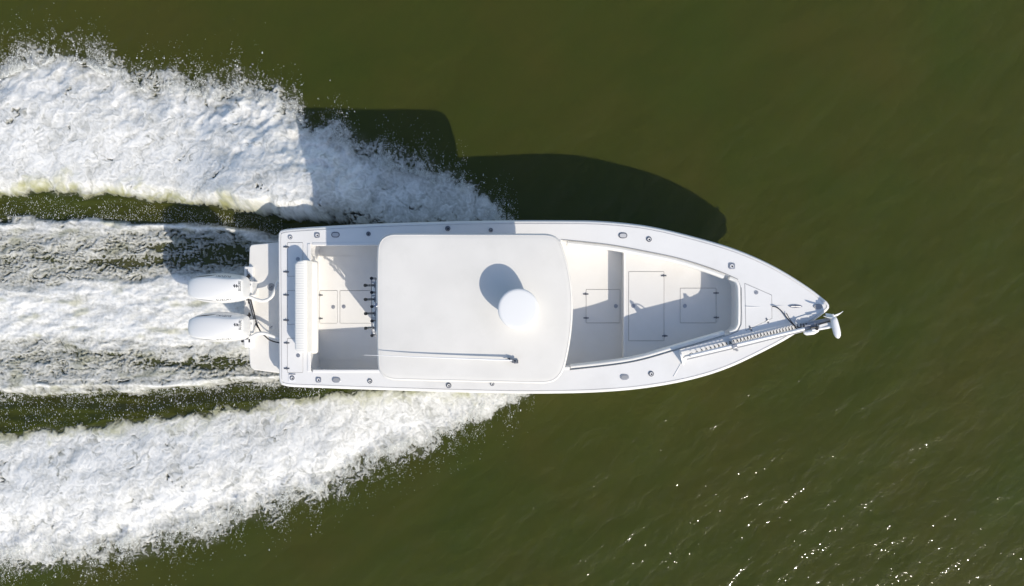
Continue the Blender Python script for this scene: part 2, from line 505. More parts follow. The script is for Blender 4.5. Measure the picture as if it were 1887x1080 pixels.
def water_material():
    m = bpy.data.materials.new('olive_water'); m.use_nodes = True
    nt = m.node_tree; b = nt.nodes['Principled BSDF']
    L = nt.links.new
    b.inputs['Roughness'].default_value = 0.6
    b.inputs['Subsurface Weight'].default_value = 1.0
    b.inputs['Subsurface Radius'].default_value = (1.0, 1.0, 0.6)
    b.inputs['Subsurface Scale'].default_value = 0.20
    geo = nt.nodes.new('ShaderNodeNewGeometry')
    def noise(scale, detail, sx=1.0, sy=1.0, rot=0.0, rough=.5):
        mp = nt.nodes.new('ShaderNodeMapping'); mp.vector_type = 'TEXTURE'
        mp.inputs['Rotation'].default_value = (0, 0, rot)
        mp.inputs['Scale'].default_value = (sx, sy, 1)
        L(geo.outputs['Position'], mp.inputs['Vector'])
        n = nt.nodes.new('ShaderNodeTexNoise'); n.inputs['Scale'].default_value = scale
        n.inputs['Detail'].default_value = detail; n.inputs['Roughness'].default_value = rough
        L(mp.outputs[0], n.inputs['Vector'])
        return n.outputs[0]
    ramp = nt.nodes.new('ShaderNodeValToRGB')
    ramp.color_ramp.elements[0].position = .35; ramp.color_ramp.elements[1].position = .65
    ramp.color_ramp.elements[0].color = (0.045, 0.058, 0.0080, 1)
    ramp.color_ramp.elements[1].color = (0.058, 0.059, 0.0095, 1)
    L(noise(0.30, 9, rough=.62), ramp.inputs[0]); b.inputs['Specular IOR Level'].default_value = 0.0
    at_ = nt.nodes.new('ShaderNodeAttribute'); at_.attribute_name = 'aeration'
    mx = nt.nodes.new('ShaderNodeMix'); mx.data_type = 'RGBA'
    L(at_.outputs['Fac'], mx.inputs[0]); L(ramp.outputs[0], mx.inputs[6])
    mx.inputs[7].default_value = (0.17, 0.175, 0.12, 1)
    L(mx.outputs[2], b.inputs['Base Color'])
    def mul(a, k):
        n = nt.nodes.new('ShaderNodeMath'); n.operation = 'MULTIPLY'; L(a, n.inputs[0]); n.inputs[1].default_value = k; return n.outputs[0]
    def add(a, c):
        n = nt.nodes.new('ShaderNodeMath'); n.operation = 'ADD'; L(a, n.inputs[0]); L(c, n.inputs[1]); return n.outputs[0]
    ang = math.radians(50)
    h = add(mul(noise(2.2, 2, 1.0, 2.2, -math.radians(50)), 0.060), mul(noise(8.0, 1, 1.0, 1.5, -math.radians(40)), 0.0160))
    h = add(h, mul(noise(24.0, 1), 0.0073))
    bp = nt.nodes.new('ShaderNodeBump'); bp.inputs['Strength'].default_value = 1.0
    bp.inputs['Distance'].default_value = 1.0
    L(h, bp.inputs['Height'])
    gl = nt.nodes.new('ShaderNodeBsdfGlossy'); gl.inputs['Roughness'].default_value = 0.078
    L(bp.outputs[0], gl.inputs['Normal'])
    fr = nt.nodes.new('ShaderNodeFresnel'); fr.inputs['IOR'].default_value = 1.333
    L(bp.outputs[0], fr.inputs['Normal'])
    ms_ = nt.nodes.new('ShaderNodeMixShader')
    L(mul(fr.outputs[0], 1.0), ms_.inputs[0]); L(b.outputs[0], ms_.inputs[1]); L(gl.outputs[0], ms_.inputs[2])
    L(ms_.outputs[0], nt.nodes['Material Output'].inputs['Surface'])
    return m

def foam_material():
    m = bpy.data.materials.new('sea_foam'); m.use_nodes = True
    nt = m.node_tree; b = nt.nodes['Principled BSDF']; L = nt.links.new
    b.inputs['Roughness'].default_value = 0.6
    b.inputs['Specular IOR Level'].default_value = 0.1
    b.inputs['Subsurface Weight'].default_value = 0.7
    b.inputs['Subsurface Radius'].default_value = (1.0, 1.0, 1.0)
    b.inputs['Subsurface Scale'].default_value = 0.12
    at_ = nt.nodes.new('ShaderNodeAttribute'); at_.attribute_name = 'aeration'
    th = nt.nodes.new('ShaderNodeAttribute'); th.attribute_name = 'thickness'
    mx = nt.nodes.new('ShaderNodeMix'); mx.data_type = 'RGBA'
    L(at_.outputs['Fac'], mx.inputs[0])
    mx.inputs[6].default_value = (0.785, 0.785, 0.765, 1)
    mx.inputs[7].default_value = (0.30, 0.30, 0.125, 1)
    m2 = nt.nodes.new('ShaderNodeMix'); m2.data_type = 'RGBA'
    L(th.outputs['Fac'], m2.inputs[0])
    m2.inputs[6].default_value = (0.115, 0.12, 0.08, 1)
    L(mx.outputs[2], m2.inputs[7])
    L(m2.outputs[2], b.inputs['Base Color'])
    geo = nt.nodes.new('ShaderNodeNewGeometry')
    n = nt.nodes.new('ShaderNodeTexNoise'); n.inputs['Scale'].default_value = 45; n.inputs['Detail'].default_value = 4
    n.inputs['Roughness'].default_value = .65
    L(geo.outputs['Position'], n.inputs['Vector'])
    bp = nt.nodes.new('ShaderNodeBump'); bp.inputs['Strength'].default_value = 0.2; bp.inputs['Distance'].default_value = 0.01
    L(n.outputs[0], bp.inputs['Height']); L(bp.outputs[0], b.inputs['Normal'])
    return m

# ---- the water: one sheet, fine where the boat is, out to the horizon
def axis(lo, hi, step):
    a = np.arange(lo, hi + step / 2, step)
    ext, d, p = [], step, hi
    while p < 6000:
        d *= 1.5; p += d; ext.append(p)
    ext = np.array(ext)
    return np.concatenate([(lo - (ext - hi))[::-1], a, ext])
WX, WY = axis(-11.2, 11.2, 0.03), axis(-6.8, 6.8, 0.03)
gx, gy = np.meshgrid(WX, WY)
pxg, pyg = CX + gx * FPX / H, CY - gy * FPX / H
zw, _, _, _, aer, _ = fields(pxg, pyg)
far = sst(14, 60, np.hypot(gx, gy))
zw = zw * (1 - far)
water = grid_mesh('water', gx, gy, zw, attrs={'aeration': aer}, material=water_material())
tag(water, 'dark olive green open water with fine ripples and a few sun glints', 'water', kind='structure')

# ---- foam: dense sheet that only stays where foam breaks the surface
FOAM = foam_material()
fpx, fpy = np.meshgrid(np.arange(-330, 1000, 1.2), np.arange(40, 1110, 1.2))
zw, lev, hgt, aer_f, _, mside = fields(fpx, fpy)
FXw, FYw = (fpx - CX) * H / FPX, (CY - fpy) * H / FPX
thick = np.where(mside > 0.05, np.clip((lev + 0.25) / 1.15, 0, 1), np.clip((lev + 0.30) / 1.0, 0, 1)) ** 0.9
cellmax = np.maximum(np.maximum(lev[:-1, :-1], lev[1:, 1:]), np.maximum(lev[:-1, 1:], lev[1:, :-1]))
cy_ = fpy[:-1, :-1]; cx_ = fpx[:-1, :-1]
kp = cellmax > -0.34
top = cy_ < 0.5 * (port_in(cx_) + np.interp(cx_, [-90, 600], [398, 430])) - 6
bot = cy_ > 0.5 * (stbd_in(cx_) + np.interp(cx_, [-90, 600], [765, 715])) + 4
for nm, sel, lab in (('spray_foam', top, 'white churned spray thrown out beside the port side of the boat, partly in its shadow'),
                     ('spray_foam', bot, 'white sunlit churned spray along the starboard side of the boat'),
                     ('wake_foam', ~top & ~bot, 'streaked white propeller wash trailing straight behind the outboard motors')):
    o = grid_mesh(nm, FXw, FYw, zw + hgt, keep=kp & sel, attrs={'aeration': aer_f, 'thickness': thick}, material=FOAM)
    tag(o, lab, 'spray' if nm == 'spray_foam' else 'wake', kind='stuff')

# ---- flying drops
def drops(name, pts, sx, sy, sz, label):
    n = len(pts)
    base = np.array([(1, 1, 1), (-1, -1, 1), (-1, 1, -1), (1, -1, -1)], np.float32) * 0.8
    tri = np.array([(0, 1, 3), (0, 2, 1), (0, 3, 2), (1, 2, 3)], np.int32)
    sc = np.stack([sx, sy, sz], -1)[:, None, :]
    co = (base[None] * sc + pts[:, None, :]).reshape(-1, 3).astype(np.float32)
    fc = (tri[None] + (np.arange(n, dtype=np.int32) * 4)[:, None, None]).reshape(-1, 3)
    me = bpy.data.meshes.new(name)
    me.vertices.add(len(co)); me.vertices.foreach_set('co', co.reshape(-1))
    me.loops.add(fc.size); me.loops.foreach_set('vertex_index', fc.reshape(-1))
    me.polygons.add(len(fc)); me.polygons.foreach_set('loop_start', np.arange(0, fc.size, 3, dtype=np.int32))
    me.update(calc_edges=True)
    me.polygons.foreach_set('use_smooth', np.ones(len(fc), bool))
    me.materials.append(DROP)
    o = bpy.data.objects.new(name, me); C.objects.link(o)
    return tag(o, label, 'spray drops', kind='stuff')
DROP = mat('water_drop', (0.80, 0.82, 0.80), 0.25, var=0.02)
def side_drops(outf, sgn, n, x0, x1, lab):
    x = rng.uniform(x0, x1, n)
    d = rng.exponential(17, n) - 26
    dens = 0.20 + 1.5 * fbm(x / 50, np.full(n, 3.0 + sgn), 3) + 1.1 * fbm(x / 8, d / 15, 2)
    keep = rng.random(n) < np.clip(dens, 0.012, 1) * np.clip(1.15 - d / 150, 0, 1)
    x, d = x[keep], d[keep]
    y = outf(x) + sgn * d + 14 * fbm(x / 70 + 90, outf(x) / 70 + 30, 3)
    r = np.exp(rng.normal(math.log(0.0024), 0.55, len(x)))
    z = 0.03 + 0.28 * rng.random(len(x)) ** 2
    pts = np.stack([(x - CX) * (H - z) / FPX, (CY - y) * (H - z) / FPX, z], -1)
    drops('spray_drops', pts, r * 0.9, r * rng.uniform(1.0, 2.1, len(x)), r, lab)
side_drops(port_out, -1, 185000, -150, 955, 'loose white drops flying off the outer edge of the port spray')
side_drops(stbd_out, 1, 163000, -150, 985, 'loose white drops flying off the outer edge of the starboard spray')
def trough_drops(a, b, n, x1, lab, ex):
    x = rng.uniform(-60, x1, n); t = rng.random(n) ** ex
    y = a(x) + (b(x) - a(x)) * t
    keep = rng.random(n) < np.clip(0.45 + 0.8 * fbm(x / 30, y / 30, 2), .1, 1)
    x, y = x[keep], y[keep]
    r = np.exp(rng.normal(math.log(0.0030), 0.4, len(x)))
    z = 0.06 + 0.05 * rng.random(len(x))
    pts = np.stack([(x - CX) * (H - z) / FPX, (CY - y) * (H - z) / FPX, z], -1)
    drops('trough_drops', pts, r * .8, r * rng.uniform(1.2, 3.2, len(x)), r * .7, lab)
trough_drops(port_in, crv([(-90, 402), (200, 404), (300, 408), (400, 416), (500, 430), (600, 440)]), 5200, 520, 'white specks over the narrow olive trough between port spray and propeller wash', 0.7)
trough_drops(crv([(-90, 730), (150, 722), (250, 720), (350, 714), (450, 708), (600, 700)]), stbd_in, 8000, 600, 'white specks over the dark trough between propeller wash and starboard spray', 1.7)

# ------------------------------------------------------------------ the boat
zg = lambda X: 1.19 + 0.064 * (X + 4.47)          # gunwale
zf = lambda X: 0.54 + 0.022 * (X + 3.7)            # cockpit sole
zp = lambda X: 0.985 + 0.058 * (X - 2.1)           # raised casting deck
zs = lambda X: 0.74                                 # swim platform
zh = lambda X: 2.80 - 0.02 * X                         # hardtop
def off(fn, d): return lambda X: fn(X) + d

boat = bpy.data.objects.new('centre_console_boat', None)
boat.empty_display_size = 1.0
boat.location = (0.2, -0.27, 0.0)
C.objects.link(boat)
ORG[boat.name] = Vector(boat.location)
tag(boat, 'white twin-outboard centre console boat with hardtop speeding across olive water', 'boat')

OUT = spline([(512, 440), (512.6, 430), (516, 425), (524, 423), (600, 417.2), (700, 412.5), (820, 408.8), (940, 406.6), (1040, 406.6), (1105, 407.8),
              (1190, 416.2), (1276, 435.6), (1361, 461.2), (1429, 491.5), (1491, 529.5), (1516, 548.5), (1525, 556), (1529, 562), (1529, 568), (1525, 573),
              (1507, 587), (1456, 622), (1400, 652), (1340, 679.5), (1275, 699.5), (1190, 715), (1105, 722.5), (1000, 725.2), (900, 724.3),
              (700, 718.5), (600, 715), (526, 711.5), (518, 709), (514.5, 703), (513.8, 690)], 6)
OPEN = [(574, 450), (577, 447.5), (640, 447), (700, 446.5), (860, 443), (1033, 442)] + \
       spline([(1033, 442), (1126, 451.8), (1190, 463.5), (1254, 477.2), (1318, 497.6), (1346, 509)], 12)[1:] + \
       spline([(1346, 509), (1358, 515), (1364, 525), (1365.5, 545), (1365.5, 585), (1364, 601), (1357, 611), (1346, 615.5)], 4)[1:] + \
       spline([(1346, 615.5), (1254, 642.5), (1167, 666.6), (1050, 681)], 12)[1:] + \
       [(860, 684), (700, 686.5), (640, 686.8), (577, 686.8), (572, 682), (571, 670), (571, 460)]
outw = xy(OUT, zg)
openw = xy(OPEN, zg)

# hull shell: lofted from gunwale to chine to keel
h = MB()
n = len(outw)
half = n // 2
rows = []
CYW = (CY - 566.3) * 14.5 / FPX
for (x, y) in outw:
    t = min(1, max(0, (x + 4.47) / 10.3))
    hb = y - CYW
    bowp = max(0, (t - 0.55) / 0.45)
    ck = 0.90 - 0.42 * bowp ** 1.3
    zc = 0.10 + 0.02 * t + 0.95 * bowp ** 2.0
    zk = -0.32 + 1.35 * bowp ** 2.6
    xr = x - 0.75 * bowp ** 2.5
    rows.append([(x, y, zg(x) - 0.085), (x - .15 * bowp ** 2, CYW + hb * (0.97 - .12 * bowp), zg(x) - 0.34), (x - 0.4 * bowp ** 2.2, CYW + hb * (ck + (0.94 - ck) * .35), (zg(x) + zc) / 2 - 0.06),
                 (xr, CYW + hb * ck, zc), (xr - .05, CYW + hb * ck * .5, (zc + zk) / 2 - .05), (xr - .1, CYW, zk)])
m_ = len(rows[0])
V = [p for r in rows for p in r]
Fc = [(i * m_ + k, (i + 1) * m_ + k, (i + 1) * m_ + k + 1, i * m_ + k + 1) for i in range(n - 1) for k in range(m_ - 1)]
Fc.append(tuple(k for k in range(m_)) + tuple((n - 1) * m_ + k for k in range(m_ - 1, -1, -1)))   # transom
h.add(V, Fc)
h.build('hull', 'hull', boat, smooth=35)

# gunwale cap: sloping outer lip with a rub rail line, flat top with the cockpit opening and lid openings
lip = MB()
ls = [Vector((x, y, zg(x))) for x, y in outw]
lip.sweep([(0.0, -0.10), (-0.004, -0.05), (0.004, -0.024), (0.018, -0.009), (0.046, -0.004), (0.050, -0.018), (0.059, -0.018), (0.062, 0.0)], ls, closed=True, inward=-1)
lip.build('gunwale_lip', 'gelcoat', boat, smooth=30)
rail = MB()
rail.sweep([(0.008, -0.135), (-0.012, -0.125), (-0.016, -0.11), (-0.008, -0.098), (0.008, -0.095)], ls, closed=True, inward=-1)
rail.build('rub_rail', 'white', boat)
decktop = inset(outw, 0.062)
FH = [(1372, 521.5), (1422.5, 543.5), (1423, 587), (1374, 610)]        # anchor locker
LIDS = [rrect(529, 446.5, 558.4, 509.5, 2), rrect(529, 535, 558.4, 598, 2), rrect(529, 623, 558.4, 687, 2)]
holes_g = [xy(FH, zg)] + [xy(l, zg) for l in LIDS]
g = MB()
g.sheet([decktop, openw] + holes_g, zg)
for hl in holes_g: g.walls(hl, zg, off(zg, -0.03))
deck = g.build('gunwale_deck', 'gelcoat', boat, fix=False, smooth=0)

def lid(name, loop, fn, m, parent, gap=0.007, raise_=0.002, th=0.02, gut=True, gm='gap'):
    c = sum((Vector((*p, 0)) for p in loop), Vector()) / len(loop)
    c.z = fn(c.x)
    if gut:
        u = MB(); u.prism(inset(loop, -0.02), off(fn, -0.026), off(fn, -0.034))
        u.build('lid_gutter', gm, parent, org=c)
    b = MB(); b.prism(inset(loop, gap), off(fn, raise_), off(fn, -th))
    return b.build(name, m, parent, org=c, bevel=0.004)

# --- small fittings, one mesh each, copied
def hinge_mesh():
    b = MB()
    b.box((0, 0, 0.004), (0.105, 0.026, 0.006))
    b.tube([(0, -0.022, 0.009), (0, 0.022, 0.009)], 0.009, 8)
    return b
def latch_mesh():
    b = MB()
    b.add(*lathe_pts([(0.0, 0.006), (0.012, 0.006), (0.020, 0.0045), (0.026, 0.006), (0.036, 0.006), (0.041, 0.0), (0.0, 0.0)], 16))
    b.box((0.0, 0, 0.008), (0.036, 0.012, 0.006), Matrix.Rotation(.7, 4, 'Z'))
    return b
protos = {}
def fitting(key, mk, m, parent, p, rz=0.0, bevel=0.0):
    if key not in protos:
        b = mk()
        b.v = [tuple(Vector(v) + p) for v in b.v]
        o = b.build(key, m, parent, org=p, bevel=bevel)
        o.rotation_euler = (0, 0, rz)
        protos[key] = o
        return o
    o = protos[key].copy(); C.objects.link(o)
    o.parent = parent; o.location = Vector(p) - wo(parent); o.rotation_euler = (0, 0, rz)
    ORG[o.name] = Vector(p)
    return o
def hinge(px, py, fn, parent, rz=0.0): return fitting('hinge', hinge_mesh, 'dsteel', parent, at(px, py, off(fn, 0.001)), rz)
def latch(px, py, fn, parent, rz=0.0): return fitting('latch', latch_mesh, 'alu', parent, at(px, py, off(fn, 0.002)), rz)

tl = [lid('transom_hatch', hl, zg, 'gelcoat', boat, gm='lgap') for hl in holes_g[1:]]
for k, (y0, y1) in enumerate([(455, 501), (543.5, 590), (632, 679)]):
    hinge(527.5 + (k == 2), y0, zg, tl[k]); hinge(527.5 + (k == 2), y1, zg, tl[k])
latch(549, 477.5, zg, tl[0]); latch(549.5, 655, zg, tl[2])
fl = lid('anchor_locker_hatch', holes_g[0], zg, 'gelcoat', boat, gm='lgap')
hinge(1383, 605.5, zg, fl, math.radians(115)); hinge(1414, 591, zg, fl, math.radians(115)); latch(1393.6, 539, zg, fl)

# --- inner liner walls, sole and casting deck
inner = MB()
inner.walls(openw, off(zg, -0.0), off(zf, -0.01))
inner.build('cockpit_liner', 'gelcoat', boat, fix=False, smooth=35)
CT1 = rrect(588.5, 535, 622, 596, 2); CT2 = rrect(626, 535, 690, 596, 2); CB = rrect(1079.6, 533, 1143, 595.5, 2)
hs_ = [xy(l, zf) for l in (CT1, CT2, CB)]
s_ = MB(); s_.sheet([inset(openw, -0.03)] + hs_, zf)
for hl in hs_: s_.walls(hl, zf, off(zf, -0.03))
sole = s_.build('cockpit_sole', 'sole', boat, fix=False, smooth=0)
a1 = lid('sole_hatch', hs_[0], zf, 'sole', boat); a2 = lid('sole_hatch', hs_[1], zf, 'sole', boat); a3 = lid('sole_hatch', hs_[2], zf, 'sole', boat)
latch(614, 565.7, zf, a1); hinge(590, 544, zf, a1); hinge(590, 587, zf, a1)
latch(633.5, 565, zf, a2)
latch(1135, 564, zf, a3); hinge(1079.5, 542, zf, a3); hinge(1080, 586, zf, a3)
# moulded seams in the sole
for yy_ in (472, 610.5, 663):
    b = MB(); p0, p1 = at(589, yy_, zf), at(740, yy_, zf)
    b.box((p0 + p1) / 2 + Vector((0, 0, 0.002)), ((p1 - p0).length, 0.010, 0.008)); b.build('moulded_seam', 'sole', boat)

plat_edge = at(1151, 566, zp).x
cast = []
for i, (x, y) in enumerate(openw):
    x2, y2 = openw[(i + 1) % len(openw)]
    if x > plat_edge: cast.append((x, y))
    if (x > plat_edge) != (x2 > plat_edge):
        t = (plat_edge - x) / (x2 - x); cast.append((plat_edge, y + (y2 - y) * t))
cast = inset(cast, -0.004)
PH1 = rrect(1158, 500, 1224, 628.5, 1.5); PH2 = rrect(1253, 530.6, 1320, 595.5, 1.5)
ph = [xy(l, zp) for l in (PH1, PH2)]
c_ = MB(); c_.sheet([cast] + ph, zp); c_.walls(cast[::-1], zp, off(zf, .002))
for hl in ph: c_.walls(hl, zp, off(zp, -0.03))
castd = c_.build('casting_deck', 'casting', boat, fix=False, smooth=0)
b = MB()
ys_ = [p[1] for p in cast if abs(p[0] - plat_edge) < 0.02]
b.tube([(plat_edge - 0.005, min(ys_) + .01, zp(plat_edge) - 0.012), (plat_edge - 0.005, max(ys_) - .01, zp(plat_edge) - 0.012)], 0.022, 10)
b.build('step_nosing', 'gelcoat', boat)
b1 = lid('casting_deck_hatch', ph[0], zp, 'casting', boat); b2 = lid('casting_deck_hatch', ph[1], zp, 'casting', boat)
latch(1167, 563.8, zp, b1); hinge(1223, 508, zp, b1); hinge(1225, 619, zp, b1)
latch(1262, 563.6, zp, b2); hinge(1319.5, 540, zp, b2); hinge(1320, 585, zp, b2)
# toe rail in front of the bow cockpit and bolsters down both sides
def bolster(name, pts, prof, m='vinyl', inw=-1):
    b = MB(); w = [at(x, y, zg) for x, y in pts]
    b.sweep(prof, w, inward=inw)
    k = len(prof)
    b.f.append(tuple(range(k))); b.f.append(tuple(range(len(b.v) - 1, len(b.v) - 1 - k, -1)))
    return b.build(name, m, boat, smooth=50)
PADP = [(0.006, -0.03), (0.03, -0.012), (0.06, -0.012), (0.085, -0.035), (0.09, -0.10), (0.085, -0.19), (0.06, -0.215), (0.006, -0.22), (0.006, -0.03)]
bolster('coaming_bolster', spline([(1046, 443.3), (1126, 451.9), (1190, 463.6), (1254, 477.3), (1318, 497.7), (1337, 505)], 10), PADP)
bolster('coaming_bolster', spline([(1337, 618), (1254, 642.4), (1167, 666.5), (1052, 680.8)], 10), PADP)
THN = [(0.0, 0.004), (0.012, 0.010), (0.05, 0.008), (0.062, -0.012), (0.055, -0.05), (0.0, -0.06), (0.0, 0.004)]
bolster('coaming_trim', [(576, 447.3), (640, 447), (700, 446.5), (860, 443), (1033, 442)], THN, 'gelcoat')
bolster('coaming_trim', [(1050, 681), (860, 684), (700, 686.5), (640, 686.8), (577, 686.8)], THN, 'gelcoat')
FT = [(0.0, -0.01), (0.02, 0.0), (0.045, -0.004), (0.06, -0.03), (0.06, -0.10), (0.03, -0.13), (0.0, -0.13), (0.0, -0.01)]
bolster('bow_coaming_trim', spline([(1346, 509.5), (1358, 515), (1363.5, 525), (1365, 545), (1365, 585), (1363.5, 601), (1357, 610.5), (1346, 615.2)], 4), FT, 'vinyl')
# dark seam between gunwale and coaming in the bow
def seam(pts, w=0.007):
    b = MB(); b.tube([at(x, y, off(zg, 0.002)) for x, y in pts], w, 6)
    b.build('coaming_gasket', 'gap', boat)
seam(spline([(1034, 441.4), (1126, 451.2), (1190, 462.9), (1254, 476.6), (1318, 497), (1346, 508.4), (1360, 515)], 10))
seam(spline([(1366.3, 530), (1366.5, 566), (1366.2, 598), (1360, 610.5), (1346, 616.4), (1254, 643.2), (1167, 667.2), (1050, 681.8)], 10), 0.006)
# small black scuppers in the aft corners
for px_, py_ in ((583, 457), (584.5, 675)):
    b = MB(); p = at(px_, py_, zf); b.lathe([(0.045, 0), (0.045, 0.02), (0.035, 0.035), (0.0, 0.035)], 16, Matrix.Translation(p)); b.build('scupper', 'black', boat)

# --- deck fittings: rod holders and pull-up cleats
def rod_holder(px, py, ring='alu', sq=False, r=0.052, rz=0.0, m2='white'):
    p = at(px, py, off(zg, 0.001))
    b = MB()
    if sq:
        b.prism([(p.x + a, p.y + c) for a, c in rrect(-r, -r, r, r, r * .5)], p.z + 0.008, p.z)
    b.lathe([(r * .98, 0.001), (r * .95, 0.011), (r * .62, 0.013), (r * .58, -0.02), (0.0, -0.02)], 18, Matrix.Translation(p), close=False)
    o = b.build('rod_holder', ring, boat, org=p, smooth=35)
    c = MB(); d = Matrix.Translation(p)
    c.lathe([(r * .57, 0.014), (r * .30, 0.014), (r * .26, 0.010)], 14, d, close=False)
    c.build('rod_holder_liner', m2, o, org=p)
    e = MB(); e.lathe([(r * .30, 0.0145), (0.0, 0.0145)], 12, Matrix.Translation(p + Vector((r * .12, -r * .12, 0)))); e.build('rod_holder_bore', 'black', o, org=p)
    return o
def cleat(px, py, solid=False):
    p = at(px, py, off(zg, 0.001)); b = MB()
    def stad(L, R, n=8):
        return [(p.x + (L if k < n else -L) + R * math.cos(math.radians(-90 + 180 * (k % n) / (n - 1) + (0 if k < n else 180))),
                 p.y + R * math.sin(math.radians(-90 + 180 * (k % n) / (n - 1) + (0 if k < n else 180)))) for k in range(2 * n)]
    o_, i_ = stad(0.028, 0.054), stad(0.028, 0.036)
    b.prism(o_, p.z + 0.008, p.z)
    o = b.build('cleat', 'dsteel' if not solid else 'alu', boat, org=p, bevel=0.003)
    c = MB(); c.prism(i_, p.z + 0.012, p.z + 0.006); c.build('cleat_bar', 'pale' if not solid else 'grey', o, org=p, bevel=0.003)
rod_holder(535, 437.3, r=0.046); rod_holder(584.5, 433.6, sq=True); cleat(618.3, 432.6)
rod_holder(679, 431, 'dsteel', r=0.045, m2='dsteel'); rod_holder(825, 421.2, 'dsteel', m2='dsteel'); rod_holder(904.5, 424, 'dsteel', r=0.042, m2='grey')
cleat(1148, 434); rod_holder(1196, 441, 'dsteel'); rod_holder(1348.5, 490.4, 'alu', sq=True, r=0.058)
rod_holder(538.5, 696.5, 'dsteel', r=0.048); rod_holder(587, 700, sq=True); cleat(619.8, 700, True)
rod_holder(681.7, 702.4, 'dsteel', r=0.048); rod_holder(827, 710.5, 'dsteel', r=0.052); rod_holder(907, 707.5, 'dsteel', r=0.042)
cleat(1151, 695, True); rod_holder(1200, 689, 'dsteel')
# square outline plate round the aft starboard holder
b = MB(); p = at(538.5, 697, off(zg, 0.001)); pl = [(p.x + a, p.y + c) for a, c in rrect(-0.07, -0.075, 0.07, 0.075, 0.01)]
b.prism(pl, p.z + 0.003, p.z); b.build('holder_plate', 'white', boat, org=p)
b = MB(); b.box(at(538.5, 689.6, off(zg, 0.006)), (0.125, 0.012, 0.01)); b.build('holder_plate_hinge', 'dsteel', boat)
# bow cleat, lens shaped
p = at(1466, 564.5, off(zg, 0.001)); b = MB()
lens = lambda L, W: [(p.x + L * math.cos(a), p.y + W * math.copysign(abs(math.sin(a)) ** 1.4, math.sin(a))) for a in [2 * math.pi * k / 28 for k in range(28)]]
b.prism(lens(0.128, 0.036), p.z + 0.008, p.z); bc = b.build('bow_cleat', 'alu', boat, org=p, bevel=0.003)
b = MB(); b.tube([p + Vector((-0.09, 0, 0.014)), p + Vector((0.09, 0, 0.014))], 0.009, 8)
b.box(p + Vector((0, 0, 0.010)), (0.022, 0.045, 0.012)); b.build('cleat_horn', 'dsteel', bc, org=p)
# oval pad at the stem
p = at(1507.5, 565, off(zg, 0.001)); b = MB(); b.prism([(p.x + .085 * math.cos(a), p.y + .05 * math.sin(a)) for a in [2 * math.pi * k / 24 for k in range(24)]], p.z + .012, p.z)
b.build('bow_light', 'grey', boat, org=p, bevel=0.005)
# seam lines over the foredeck
for (x0, y0, x1, y1) in ((1424, 564, 1456, 564), (1374, 565.5, 1421, 565.5)):
    b = MB(); p0, p1 = at(x0, y0, off(zg, .003)), at(x1, y1, off(zg, .003)); b.box((p0 + p1) / 2, ((p1 - p0).length, .008, .004)); b.build('moulded_ridge', 'gelcoat', boat)
b = MB(); p0, p1 = at(1241, 694, off(zg, .003)), at(1256, 668, off(zg, .003)); b.tube([p0, p1], .006, 6); b.build('moulded_ridge', 'gelcoat', boat)

# --- aft bench: pleated backrest over the transom, folded seat cushion below
ztr = off(zg, 0.30)
bx0, bx1, by0, by1 = 542, 565, 480, 650
b = MB(); npl = 37
prof_n = 7
V, Fc = [], []
for i in range(npl * 6 + 1):
    t = i / (npl * 6)
    py = by0 + (by1 - by0) * t
    dip = 0.5 - 0.5 * math.cos(2 * math.pi * (t * npl))
    endr = min(1, (min(t, 1 - t) * (by1 - by0) + 0.3) / 9.0); endr = math.sqrt(max(0.02, 1 - (1 - endr) ** 2))
    h_ = 0.0045 * (1 - dip) ** 0.7
    xl = bx1 - (bx1 - bx0) * (0.35 + 0.65 * endr)
    ring = [(xl, -0.20), (xl, 0.25), (xl + 1.2, 0.288), (xl + 4, 0.302 - h_), (bx1 - 5, 0.302 - h_), (bx1 - 1.2, 0.285), (bx1, 0.245), (bx1, -0.20)]
    for (x_, dz) in ring:
        pt = at(x_, py, ztr); V.append((pt.x, pt.y, zg(pt.x) + dz))
k = len(ring)
for i in range(npl * 6):
    for j in range(k - 1): Fc.append((i * k + j, (i + 1) * k + j, (i + 1) * k + j + 1, i * k + j + 1))
Fc.append(tuple(range(k))); Fc.append(tuple(range(len(V) - 1, len(V) - 1 - k, -1)))
b.add(V, Fc); bench = b.build('bench_backrest', 'vinyl', boat, smooth=60)
lp = xy(rrect(573.5, 481, 586, 651.5, 5, 4), off(zf, 0.5))
b = MB(); b.prism(lp, off(zg, -0.14), off(zg, -0.26)); b.build('bench_seat', 'vinyl', boat, bevel=0.03, seg=3)
b = MB(); b.prism(xy(rrect(566.5, 449, 572.5, 685, 1.5), zg), off(zg, 0.012), off(zg, -0.02)); b.build('transom_coaming', 'gelcoat', boat, bevel=0.008)
# bench strap and little bracket in the aft port corner
b = MB(); b.tube([at(577.5, 473, off(zf, .62)), at(583.5, 488, off(zf, .45))], 0.009, 6); b.build('bench_stay', 'steel', boat)

